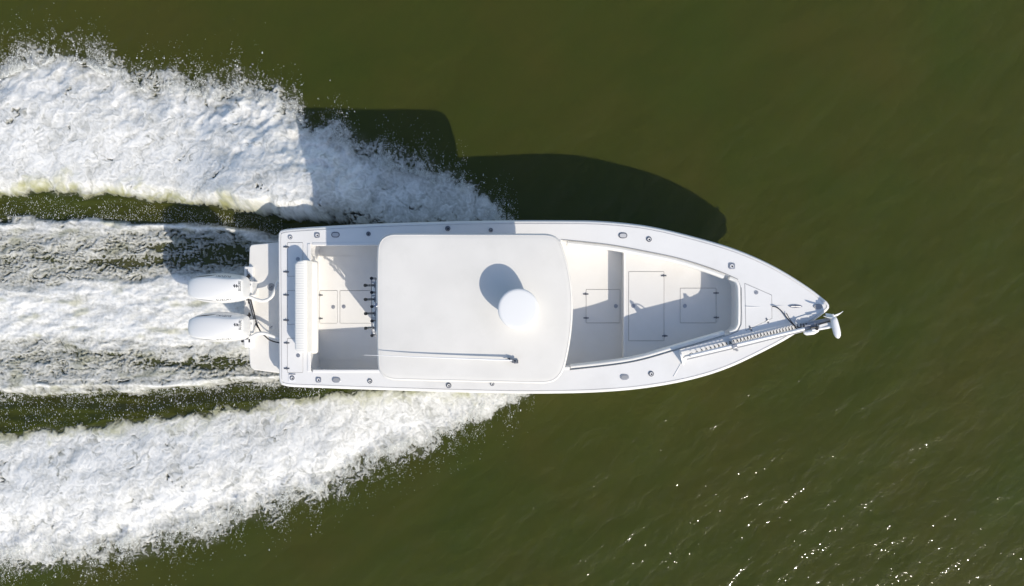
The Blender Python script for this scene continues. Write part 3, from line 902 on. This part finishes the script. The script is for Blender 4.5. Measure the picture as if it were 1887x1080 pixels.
# --- swim platform with the motor bracket
SW = [(511.5, 446.5), (468, 450.3)] + spline([(468, 450.3), (462, 452), (459.5, 457)], 2)[1:] + [(458.5, 490), (458.5, 645), (460, 668)] + \
     spline([(460, 668), (462, 677), (468, 681.8)], 2)[1:] + [(514, 687.5), (530, 687), (530, 447)]
b = MB(); b.prism(xy(SW, zs), zs, 0.36); swim = b.build('swim_platform', 'swim', boat, bevel=0.018, seg=3)
b = MB(); b.prism(xy(rrect(450, 491, 466, 640.5, 2), off(zs, .05)), 0.80, 0.28); b.build('motor_bracket', 'white', boat, bevel=0.012)
for px_, py_ in ((499.8, 529), (500, 602.5)):
    b = MB(); p = at(px_, py_, zs); b.lathe([(0.075, .0), (0.075, .006), (0.05, .006), (0.046, .003), (0.02, .003), (0.018, .010), (0, .010)], 20, Matrix.Translation(p)); b.build('deck_plate', 'grey' if py_ < 550 else 'swim', boat, org=p)
    b = MB(); b.box(p + Vector((0, 0, .011)), (.05, .014, .01), Matrix.Rotation(.6, 4, 'Z')); b.build('deck_plate_handle', 'dsteel', boat, org=p)

# --- outboard motors
def text_mesh(body, size):
    cu = bpy.data.curves.new('lettering_curve', 'FONT'); cu.body = body; cu.size = size
    cu.align_x = 'CENTER'; cu.align_y = 'CENTER'; cu.space_character = 1.12; cu.resolution_u = 3; cu.offset = size * .012
    t = bpy.data.objects.new('lettering_curve', cu); C.objects.link(t)
    bpy.context.view_layer.update()
    me = bpy.data.meshes.new_from_object(t.evaluated_get(bpy.context.evaluated_depsgraph_get()))
    v, f = [tuple(q.co) for q in me.vertices], [tuple(q.vertices) for q in me.polygons]
    bpy.data.objects.remove(t); bpy.data.curves.remove(cu); bpy.data.meshes.remove(me)
    return v, f

def outboard(cy, dx=0.0):
    o0 = P(398 + dx, cy, 1.3)
    leg = MB()
    # midsection, anti-ventilation plate and gearcase reaching down into the wash
    secs = [(1.05, -0.22, 0.30, 0.16), (0.75, -0.14, 0.26, 0.11), (0.35, -0.10, 0.20, 0.07), (0.02, -0.10, 0.18, 0.055), (-0.35, -0.06, 0.16, 0.05)]
    V, Fc = [], []
    for (z, xa, xb, w) in secs:
        for k in range(14):
            a = 2 * math.pi * k / 14
            cxm, hl = (xa + xb) / 2 + 0.14, (xb - xa) / 2
            V.append((o0.x + cxm + hl * math.cos(a), o0.y + w * math.sin(a), z))
    for i in range(len(secs) - 1):
        for k in range(14):
            q, w = i * 14 + k, i * 14 + (k + 1) % 14
            Fc.append((q, w, w + 14, q + 14))
    leg.add(V, Fc)
    leg.box((o0.x - 0.02, o0.y, -0.02), (0.60, 0.24, 0.02))
    leg.box((o0.x + 0.46, o0.y, 0.84), (0.30, 0.26, 0.42))
    m = leg.build('outboard_motor', 'cowl', boat, org=o0, smooth=35)
    # cowling: lofted sections from tail to front
    st = [(349.8, 12, 13.5, 10.5, 1.38, 1.20, 1.06), (351.8, 16, 18.5, 14.5, 1.45, 1.23, 1.03), (363, 20.5, 24.5, 19, 1.52, 1.27, 1.0), (380, 22.5, 27.5, 20.0, 1.575, 1.30, 1.0), (398, 23.0, 29.0, 19.0, 1.61, 1.32, 1.0),
          (418, 21.5, 28.0, 16.0, 1.625, 1.32, 1.0), (436, 20.5, 25.5, 16.5, 1.615, 1.31, 1.0), (447, 19.0, 22.5, 16.5, 1.585, 1.30, 1.02), (452.5, 16.0, 19.5, 13.5, 1.50, 1.28, 1.06)]
    cw = MB(); V, Fc = [], []
    for (px_, w_s, w_m, w_t, zt, zm, zb) in st:
        x_ = P(px_ + dx, cy, zt - .12).x; k_ = (H - 1.45) / FPX
        ring = [(-w_m * .62, zb), (-w_m * .97, zm - .10), (-w_m, zm + .03), (-w_m * .88, zt - .125), (-w_t * 1.06, zt - .030), (-w_t * .98, zt - .012), (-w_t * .5, zt + .006), (0, zt + .010),
                (w_t * .5, zt + .006), (w_t * .98, zt - .012), (w_t * 1.06, zt - .030), (w_m * .88, zt - .125), (w_m, zm + .03), (w_m * .97, zm - .10), (w_m * .62, zb)]
        for (yy_, z_) in ring: V.append((x_, o0.y + yy_ * k_, z_))
    k = len(ring)
    for i in range(len(st) - 1):
        for j in range(k): Fc.append((i * k + j, (i + 1) * k + j, (i + 1) * k + (j + 1) % k, i * k + (j + 1) % k))
    Fc.append(tuple(range(k))); Fc.append(tuple(range(len(V) - 1, len(V) - 1 - k, -1)))
    cw.add(V, Fc)
    cowl = cw.build('cowling', 'cowl', m, org=o0, subsurf=2)
    bpy.context.view_layer.update()
    ev = cowl.evaluated_get(bpy.context.evaluated_depsgraph_get())
    tm = bpy.data.meshes.new_from_object(ev)
    bvh = BVHTree.FromPolygons([tuple(v.co + o0) for v in tm.vertices], [tuple(p.vertices) for p in tm.polygons])
    bpy.data.meshes.remove(tm)
    def drape(name, v, f, mtx, d, mt, lift=0.003):
        b = MB(); W = []
        for q in v:
            w = mtx @ Vector(q)
            hit = bvh.ray_cast(w - Vector(d) * 1.0, Vector(d))
            W.append(hit[0] - Vector(d) * lift if hit[0] is not None else w)
        b.add(W, f); return b.build(name, mt, m, org=o0, fix=False, smooth=0)
    # emblem: an angular S, and the wordmark in front of it, both on top of the cowl
    S_ = [(-1, .45), (0.15, 1.25), (1, .55), (.45, .12), (.12, .42), (-.2, .2), (1, -.5), (-.15, -1.25), (-1, -.55), (-.45, -.12), (-.12, -.42), (.2, -.2)]
    S_ = [(a * .034, c * .034, 0) for a, c in S_]
    R90 = Matrix.Rotation(math.radians(90), 4, 'Z')
    tl_ = [tuple(t) for t in tessellate_polygon([[Vector(q) for q in S_]])]
    pe = P(434.5 + dx, cy - 4, 1.6)
    drape('emblem', S_, tl_, Matrix.Translation(pe) @ R90, (0, 0, -1), 'decal')
    tv, tf = text_mesh('SUZUKI', 0.052)
    pt = P(441.2 + dx, cy - 3.5, 1.6)
    drape('lettering', tv, tf, Matrix.Translation(pt) @ R90, (0, 0, -1), 'decal', 0.009)
    tv, tf = text_mesh('SUZUKI', 0.075)
    for sgn in (1, -1):
        b_ = P(412 + dx, cy, 1.535); b_.y = o0.y + sgn * 0.5
        Rm = Matrix.Rotation(math.radians(90 if sgn < 0 else -90), 4, 'X') @ (Matrix.Identity(4) if sgn < 0 else Matrix.Rotation(math.pi, 4, 'Z'))
        drape('lettering', tv, tf, Matrix.Translation(b_) @ Rm, (0, -sgn, 0), 'decal')
        # slim air intake along the upper tail
        iv = [(P(358 + dx + 44 * t, cy, 1.4).x, 0, 1.435 + 0.075 * math.sin(t * 2.2) + e * (0.004 + 0.020 * math.sin(math.pi * min(1, t * 1.05)))) for t in [k / 12 for k in range(13)] for e in (-1, 1)]
        iv = [(a, o0.y + sgn * .5, c) for a, _, c in iv]
        ff = [(2 * k, 2 * k + 1, 2 * k + 3, 2 * k + 2) for k in range(12)]
        drape('air_intake', iv, ff, Matrix.Identity(4), (0, -sgn, 0), 'black' if sgn > 0 else 'grey', 0.002)
    # clamp bracket, trim rams and tiller bar between cowl and platform
    b = MB(); p = P(455.5 + dx, cy, 1.05)
    b.box(p + Vector((0, 0, -.08)), (.10, .34, .22)); b.build('swivel_bracket', 'white', m, org=o0, bevel=.01)
    b = MB()
    for dy in (-.19, -.11, .03, .12, .2):
        b.tube([P(452 + dx, cy, 1.12) + Vector((0, dy, 0)), P(460.5 + dx, cy, 1.02) + Vector((0, dy + .03, 0))], random.uniform(.018, .032), 8)
    b.tube([P(458.5 + dx, cy, 1.03) + Vector((0, -.30, 0)), P(458.5 + dx, cy, 1.03) + Vector((0, .28, 0))], .016, 8)
    b.tube([P(455 + dx, cy, 1.10) + Vector((0, -.24, 0)), P(455 + dx, cy, 1.10) + Vector((0, .2, 0))], .012, 8)
    b.build('steering_linkage', 'black', m, org=o0)
    b = MB(); b.tube([P(457 + dx, cy, 1.06) + Vector((-.01, .05, 0)), P(462 + dx, cy, 1.06) + Vector((.01, .05, 0))], .022, 8)
    b.build('link_bolt', 'steel', m, org=o0)
    b = MB(); b.tube([P(456 + dx, cy, 1.08) + Vector((0, -.06, 0)), P(460 + dx, cy, 1.08) + Vector((0, -.07, 0))], .02, 8)
    b.build('link_bolt', 'steel', m, org=o0)
    return m, o0
om1, o1 = outboard(531)
om2, o2 = outboard(602.5, 0.8)
om1['label'] = 'port white outboard motor, upper of the pair on the transom bracket'
om2['label'] = 'starboard white outboard motor, lower of the pair on the transom bracket'
def hose(name, pts, r, m, parent):
    pts = [P(*p) for p in pts]; dense = []
    for i in range(len(pts) - 1):
        p0, p1, p2, p3 = pts[max(i - 1, 0)], pts[i], pts[i + 1], pts[min(i + 2, len(pts) - 1)]
        for j in range(6):
            t = j / 6
            dense.append(0.5 * ((2 * p1) + (p2 - p0) * t + (2 * p0 - 5 * p1 + 4 * p2 - p3) * t * t + (3 * p1 - p0 - 3 * p2 + p3) * t ** 3))
    dense.append(pts[-1])
    b = MB(); b.tube(dense, r, 10); return b.build(name, m, parent, smooth=60)
hose('rigging_hose', [(454, 547, 1.12), (462, 548, 1.12), (472, 552, 1.08), (483, 554.5, 1.04), (493, 552, 1.02), (501, 546, 1.0), (507, 534, .98), (512, 520, .96), (520, 512, .95)], 0.033, 'hose', om1)
hose('rigging_hose', [(455, 622, 1.10), (463, 620.5, 1.10), (471, 616, 1.08), (480, 614, 1.05), (490, 615, 1.03), (500, 618.5, 1.0), (511, 622, .97), (524, 625, .95)], 0.033, 'hose', om2)
hose('control_cable', [(461, 546, 1.0), (464, 560, .92), (468, 576, .90), (471, 590, .90), (476, 603, .92), (481, 612, .98), (489, 620, .98), (498, 627, .94), (511, 631, .90), (522, 632, .88)], 0.013, 'rubber', om1)
hose('control_cable', [(458, 551, .98), (461, 562, .90), (465, 578, .885), (470, 594, .885), (475, 604, .90)], 0.009, 'rubber', om1)
hose('tie_bar', [(455.5, 496, .92), (456, 520, .95), (456, 545, .95)], 0.010, 'dsteel', om1)
b = MB(); b.lathe([(.038, -.04), (.038, .03), (.03, .045), (.012, .045), (.012, .03), (0, .03)], 16, Matrix.Translation(P(454.5, 622.5, 1.13))); b.build('hose_fitting', 'dsteel', om2)
b = MB(); b.tube([P(445, 628.5, .95), P(449, 629.5, .95)], .022, 8); b.build('trim_anode', 'black', om2)

# --- hardtop on its pipe frame
HT = spline([(694, 470), (695.5, 452), (703, 438), (718, 430.6), (740, 429.7), (860, 430), (985, 430.2), (1010, 430.8), (1024, 435.5), (1033, 446), (1043, 474), (1051, 508),
             (1055.5, 545), (1056, 575), (1053, 615), (1047, 652), (1040, 680), (1033, 693), (1022, 703), (1005, 707.2), (980, 707.2), (860, 704.8), (740, 701.8), (720, 700.5),
             (706, 694.5), (697.5, 683), (694.8, 665), (693.6, 560)], 6, closed=True)
htw = xy(HT, zh)
b = MB()
levels = [(0.065, -0.10), (0.02, -0.095), (0.004, -0.075), (0.0, -0.05), (0.004, -0.025), (0.016, -0.008), (0.038, -0.001), (0.11, 0.004), (0.3, 0.010), (0.6, 0.016), (1.0, 0.02)]
rings = [inset(htw, d) if d < .12 else None for d, _ in levels]
hc = Vector((sum(p[0] for p in htw) / len(htw), sum(p[1] for p in htw) / len(htw)))
V, Fc = [], []
for (d, dz), r in zip(levels, rings):
    if r is None:
        base = rings[7]; r = [tuple(hc + (Vector(p) - hc) * (1 - (d - .11) * .95)) for p in base]
    V += [(x, y, zh(x) + dz) for x, y in r]
k = len(htw)
for i in range(len(levels) - 1):
    for j in range(k): Fc.append((i * k + j, i * k + (j + 1) % k, (i + 1) * k + (j + 1) % k, (i + 1) * k + j))
Fc.append(tuple(range(k))); Fc.append(tuple(range((len(levels) - 1) * k, len(levels) * k)))
b.add(V, Fc)
hard = b.build('hardtop', 'hardtop', boat, smooth=60)
# faint ridges of the moulded panel
ztop = off(zh, 0.0165)
b = MB(); ring_ = inset(htw, 0.035); ring_ = [Vector((x, y, zh(x) + .0005)) for x, y in ring_]
b.sweep([(-.006, -.004), (-.003, .003), (.003, .003), (.006, -.004)], ring_, closed=True); b.build('edge_bead', 'hardtop', hard)
# T-top frame: legs down to the sole, braces and rails
fr = MB()
def leg(x0, y0, x1, y1, r=0.026):
    fr.tube([(x0, y0, zf(x0)), (x0 + (x1 - x0) * .15, y0 + (y1 - y0) * .1, zf(x0) + .5), (x1, y1, zh(x1) - .12)], r, 10)
yl, yr = CYW + .47, CYW - .47
for y_ in (yl, yr):
    leg(-2.50, y_, -2.10, y_ + (.25 if y_ > CYW else -.25)); leg(-0.1, y_, 0.25, y_ + (.25 if y_ > CYW else -.25))
    fr.tube([(-2.2, y_ * 1.0, 1.9), (0.1, y_, 2.0)], .018, 8)
    fr.tube([(-2.22, y_ + (.26 if y_ > CYW else -.26), zh(-2.2) - .13), (.85, y_ + (.26 if y_ > CYW else -.26), zh(.8) - .13)], .022, 8)
for x_ in (-2.15, -.9, .6): fr.tube([(x_, CYW - 1.05, zh(x_) - .13), (x_, CYW + 1.05, zh(x_) - .13)], .022, 8)
fr.build('hardtop_frame', 'alu', boat)
# helm console with windscreen and seats under the hardtop
b = MB(); cp = [(-1.35, -.48), (-1.35, .48), (-.15, .48), (.25, .36), (.45, .18), (.45, -.18), (.25, -.36), (-.15, -.48)]
b.prism([(x, y + CYW) for x, y in cp], lambda X: 1.55 + .05 * X, off(zf, .0)); console = b.build('helm_console', 'gelcoat', boat, bevel=.04, seg=3)
b = MB(); b.sweep([(0, 0), (0.07, .62), (.078, .62), (.008, 0)], [(-.9, CYW + .46, 1.5), (-.15, CYW + .44, 1.52), (.3, CYW + .25, 1.55), (.36, CYW, 1.55), (.3, CYW - .25, 1.55), (-.15, CYW - .44, 1.52), (-.9, CYW - .46, 1.5)], inward=-1)
b.build('windscreen', 'glass', console)
b = MB(); b.lathe([(.19, -.012), (.20, 0), (.19, .012), (.18, 0), (.19, -.012)], 24, Matrix.Translation((-1.48, CYW, 1.42)) @ Matrix.Rotation(math.radians(-65), 4, 'Y'), close=False)
b.tube([(-1.48, CYW - .18, 1.42), (-1.48, CYW + .18, 1.42)], .012, 6); b.tube([(-1.48, CYW, 1.42), (-1.34, CYW, 1.36)], .025, 8); b.build('steering_wheel', 'dsteel', console)
b = MB(); b.box((-2.42, CYW, 1.0), (.46, 1.0, .90)); post = b.build('leaning_post', 'gelcoat', boat, bevel=.04, seg=3)
for s_y in (-.26, .26):
    b = MB(); b.box((-2.30, CYW + s_y, 1.50), (.46, .48, .14)); b.box((-2.42, CYW + s_y, 1.72), (.12, .48, .46)); b.build('helm_seat', 'vinyl', post, bevel=.035, seg=3)
# console-front lounge seat peeking out
# rocket launcher rod rack on the aft edge of the hardtop
rk = MB()
zr = lambda X: 1.78
rk.tube([at(684.3, 511, zr), at(685.6, 619.5, zr)], .012, 8)
rk.tube([at(692, 512, zr), at(692.5, 622, zr)], .012, 8)
for py_ in (520, 545, 586, 612): rk.tube([at(684.6, py_, zr), at(692, py_, zr), at(694, py_, lambda X: 1.30)], .012, 6)
rack = rk.build('rod_rack', 'alu', post)
for (px_, py_, lng) in ((684.6, 513, 0), (685, 539, 0), (685.3, 565, 0), (685.5, 591.5, 0), (685.6, 618.5, 0), (672.6, 526, 1), (673, 552, 1), (673.4, 578, 1), (673.6, 605, 1)):
    top = at(px_, py_, off(zr, .12)); d = Vector((0.13 if lng else .03, 0.003, -.30 if not lng else -.16))
    b = MB(); b.tube([top, top + d * .5, top + d], .021, 12); b.build('rod_tube', 'dsteel' if lng else 'alu', post, org=top)
    b = MB(); b.tube([top - d.normalized() * .012, top + d.normalized() * .02], .029, 14); b.build('rod_tube_cap', 'black', post, org=top)
    if lng:
        for t_ in (.35, .55, .75, .93):
            b = MB(); b.tube([top + d * t_ - d.normalized() * .006, top + d * t_ + d.normalized() * .006], .025, 10); b.build('rod_tube_band', 'steel', post, org=top)
for py_ in (526, 552, 578.5): 
    b = MB(); b.box(at(690.6, py_, zr), (.02, .085, .03)); b.build('rack_clamp', 'dsteel', post)
b = MB(); p = at(692.6, 562.3, off(zh, -.03)); b.lathe([(.036, 0), (.036, .03), (.026, .034), (.022, .018), (0, .018)], 16, Matrix.Translation(p)); b.build('deck_light', 'steel', hard, org=p)
# radar dome on its pedestal
p = at(955, 569, off(zh, .46)); p0 = Vector((p.x, p.y, zh(p.x) + .012)); r_ = 37.6 * (H - p.z + .03) / FPX
b = MB(); b.lathe([(r_ * .86, 0), (r_ * .88, .015), (r_ * .87, .05), (r_ * .78, .09), (r_ * .80, .15), (r_ * .88, .23), (r_ * .96, .31), (r_, .38), (r_, .418), (r_ * .985, .436), (r_ * .955, .446), (r_ * .85, .450), (r_ * .4, .453), (.001, .454)], 56, Matrix.Translation(p0))
b.build('radar_dome', 'dome', hard, org=p0, smooth=50)
# folded whip antenna
zA = off(zh, .085)
a0, a1_ = at(944, 664.2, zA), at(671, 654.2, off(zh, .10))
b = MB(); N = 14
b.tube([a0 + (a1_ - a0) * (i / N) + Vector((0, 0, -.012 * math.sin(math.pi * i / N))) for i in range(N + 1)], [.016 - .0125 * (i / N) for i in range(N + 1)], 8)
b.build('whip_antenna', 'white', hard)
b = MB(); p = at(951, 666.5, off(zh, .02)); b.box(p + Vector((0, 0, .012)), (.075, .06, .028)); b.tube([p + Vector((0, -.02, .06)), p + Vector((0, .03, .06))], .018, 10)
b.box(p + Vector((-.035, .0, .055)), (.08, .028, .05)); b.tube([at(938, 663.2, off(zh, .075)), at(947, 665, off(zh, .075))], .024, 8)
b.build('antenna_mount', 'dsteel', hard, org=p, bevel=.004)
b = MB(); p = at(938.5, 661.8, off(zh, .05)); b.lathe([(.018, -.03), (.018, .03), (.01, .035), (0, .035)], 12, Matrix.Translation(p)); b.tube([p, at(930, 662.5, off(zh, .04))], .007, 6); b.build('antenna_latch', 'black', hard, org=p)

# --- trolling motor stowed on the starboard bow
zb_ = lambda d: off(zg, d)
root = MB()
s0, s1 = at(1262, 657.8, zb_(.15)), at(1482, 605.8, zb_(.15))
root.tube([s0, s0 + (s1 - s0) * .5, s1], .030, 14)
troll = root.build('trolling_motor', 'white', boat, org=s0, label='white bow trolling motor folded down along the starboard foredeck')
b = MB(); b.tube([at(1266, 662.3, zb_(.13)), at(1374, 637.2, zb_(.13)), at(1482, 610, zb_(.13))], .011, 8); b.build('pull_rod', 'grey', troll)
# coiled power cable beside the shaft
b = MB(); c0, c1 = at(1266, 653.6, zb_(.07)), at(1489, 596.6, zb_(.08)); ax = (c1 - c0).normalized(); sd = ax.cross(Vector((0, 0, 1))).normalized(); up_ = sd.cross(ax)
pts = []; NL = 34; ph_ = 0
for i in range(NL * 12 + 1):
    t = i / (NL * 12)
    tt = t ** 0.80                                    # stretched at the aft end
    rr = .044 * min(1, .10 + tt * 7) * min(1, .2 + (1 - tt) * 14)
    a = 2 * math.pi * NL * t
    sag = .012 * math.sin(tt * 9)
    pts.append(c0 + (c1 - c0) * tt + sd * (rr * math.cos(a) + sag) + up_ * (rr * .8 * math.sin(a)))
b.tube(pts, .0062, 5); b.build('coiled_cable', 'rubber', troll, smooth=80)
hose('power_cable', [(1423, 564.5, zg(5.0) + .012), (1430, 566, zg(5) + .03), (1440, 573, zg(5) + .04), (1452, 588, zg(5) + .06), (1462, 599, zg(5) + .12), (1472, 608, zg(5.2) + .14), (1481, 609, zg(5.2) + .15)], .0095, 'rubber', troll)
hose('power_cable', [(1449, 577, zg(5) + .03), (1458, 592, zg(5.2) + .08), (1468, 602, zg(5.2) + .12), (1480, 604, zg(5.2) + .14)], .007, 'rubber', troll)
# upright end plate at the aft end, clamp half way
b = MB()
q = [(1252.6, 646.5, .005), (1259.8, 672.5, .005), (1258.6, 667, .14), (1256.3, 658, .30), (1254.6, 653, .30), (1253, 649, .14)]
f1 = [at(x, y, zb_(d)) for x, y, d in q]; tk = Vector((.018, .006, 0))
V = [v - tk for v in f1] + [v + tk for v in f1]; k = len(f1)
b.add(V, [tuple(range(k)), tuple(range(2 * k - 1, k - 1, -1))] + [(i, (i + 1) % k, (i + 1) % k + k, i + k) for i in range(k)]); b.build('end_plate', 'white', troll, bevel=.006)
hose('stow_strap', [(1257, 661, zg(3.2) + .22), (1262, 657, zg(3.2) + .26), (1268, 656, zg(3.2) + .24), (1273, 657, zg(3.2) + .17)], .010, 'grey', troll)
b = MB(); p = at(1351.5, 637.2, zb_(.10)); b.box(p, (.095, .075, .21), Matrix.Rotation(math.radians(13), 4, 'Z')); b.build('shaft_clamp', 'alu', troll, bevel=.012)
b = MB(); b.box(at(1351, 631.5, zb_(.18)), (.05, .04, .05)); b.tube([at(1351, 644.5, zb_(.04)), at(1358.5, 645, zb_(.04))], .010, 6); b.lathe([(.022, -.02), (.022, .02), (0, .02)], 10, Matrix.Translation(at(1358, 645.2, zb_(.03)))); b.build('clamp_knob', 'grey', troll)
# bow mount
b = MB()
def slab(pts, d0, d1): b.prism(xy(pts, zb_(d1)), zb_(d1), zb_(d0))
slab([(1477, 597), (1487, 594), (1508, 589.5), (1531, 585.5), (1532.5, 592), (1508, 601), (1494, 607), (1479, 609.5)], .012, .06)
slab([(1477, 600), (1531, 587.5), (1532, 591), (1478, 603.5)], .06, .10)
b.build('mount_base', 'alu', troll, bevel=.006)
b = MB(); slab([(1465, 586.5), (1490, 578.5), (1496, 577.5), (1497, 583), (1466, 590.5)], .004, .016); b.build('mount_plate', 'gelcoat', troll, bevel=.003)
b = MB(); b.tube([at(1481.5, 612.5, zb_(.10)), at(1486, 613.5, zb_(.10)), at(1499, 611.5, zb_(.10)), at(1508, 608.5, zb_(.10))], [.03, .046, .05, .028], 14); b.build('steering_housing', 'white', troll, bevel=.004)
b = MB(); slab([(1508.5, 597.5), (1531.5, 593.5), (1533.5, 602), (1527, 605.5), (1510.5, 608)], .05, .16); b.build('head_housing', 'white', troll, bevel=.012, seg=3)
b = MB(); b.lathe([(.03, -.04), (.03, .05), (.02, .06), (0, .06)], 12, Matrix.Translation(at(1503.7, 605.5, zb_(.12)))); b.tube([at(1494, 604.2, zb_(.16)), at(1508, 602.4, zb_(.16))], .014, 8)
b.build('lock_knob', 'black', troll)
b = MB(); b.tube([at(1480, 602.8, zb_(.15)), at(1483, 600, zb_(.15))], .014, 6); b.build('cable_clip', 'black', troll)
b = MB(); b.tube([at(1508, 598.5, zb_(.19)), at(1530, 591.5, zb_(.17))], .012, 6); b.build('lock_bar', 'black', troll)
b = MB(); b.tube([at(1496, 608, zb_(.12)), at(1533, 601.5, zb_(.16))], .03, 12); b.build('shaft_head', 'white', troll)
# motor pod and propeller
b = MB(); q0, q1 = at(1535.6, 584.5, zb_(.22)), at(1545, 624, zb_(.20))
tt_ = [0, .04, .12, .3, .55, .75, .88, .96, 1.0]; rr_ = [.028, .05, .060, .064, .066, .064, .052, .03, .004]
b.tube([q0 + (q1 - q0) * t for t in tt_], rr_, 20); b.build('motor_pod', 'white', troll, smooth=60)
pr = MB(); hub = at(1535, 582.5, zb_(.22)); axd = (q1 - q0).normalized()
pr.tube([hub - axd * .035, hub + axd * .03], [.022, .034], 12)
sd0 = axd.cross(Vector((0, 0, 1))).normalized(); up0 = sd0.cross(axd)
for a0_ in (12, 168, 285):
    a = math.radians(a0_); e = sd0 * math.cos(a) + up0 * math.sin(a); wv = e.cross(axd).normalized()
    V = []
    for i in range(7):
        t = i / 6; c_w = .042 * math.sin(math.pi * min(1, .22 + t * .68)) ; tw = math.radians(38 - 22 * t)
        d_ = wv * math.cos(tw) + axd * math.sin(tw)
        cpt = hub + e * (.02 + .165 * t) - axd * (.045 * t * t)
        nn = d_.cross(e).normalized() * .004
        V += [cpt - d_ * c_w + nn, cpt + d_ * c_w + nn, cpt + d_ * c_w - nn, cpt - d_ * c_w - nn]
    Fq = []
    for i in range(6):
        for j in range(4): Fq.append((i * 4 + j, i * 4 + (j + 1) % 4, (i + 1) * 4 + (j + 1) % 4, (i + 1) * 4 + j))
    Fq += [(0, 1, 2, 3), (27, 26, 25, 24)]
    pr.add([tuple(v) for v in V], Fq)
pr.build('propeller', 'white', troll, smooth=50)
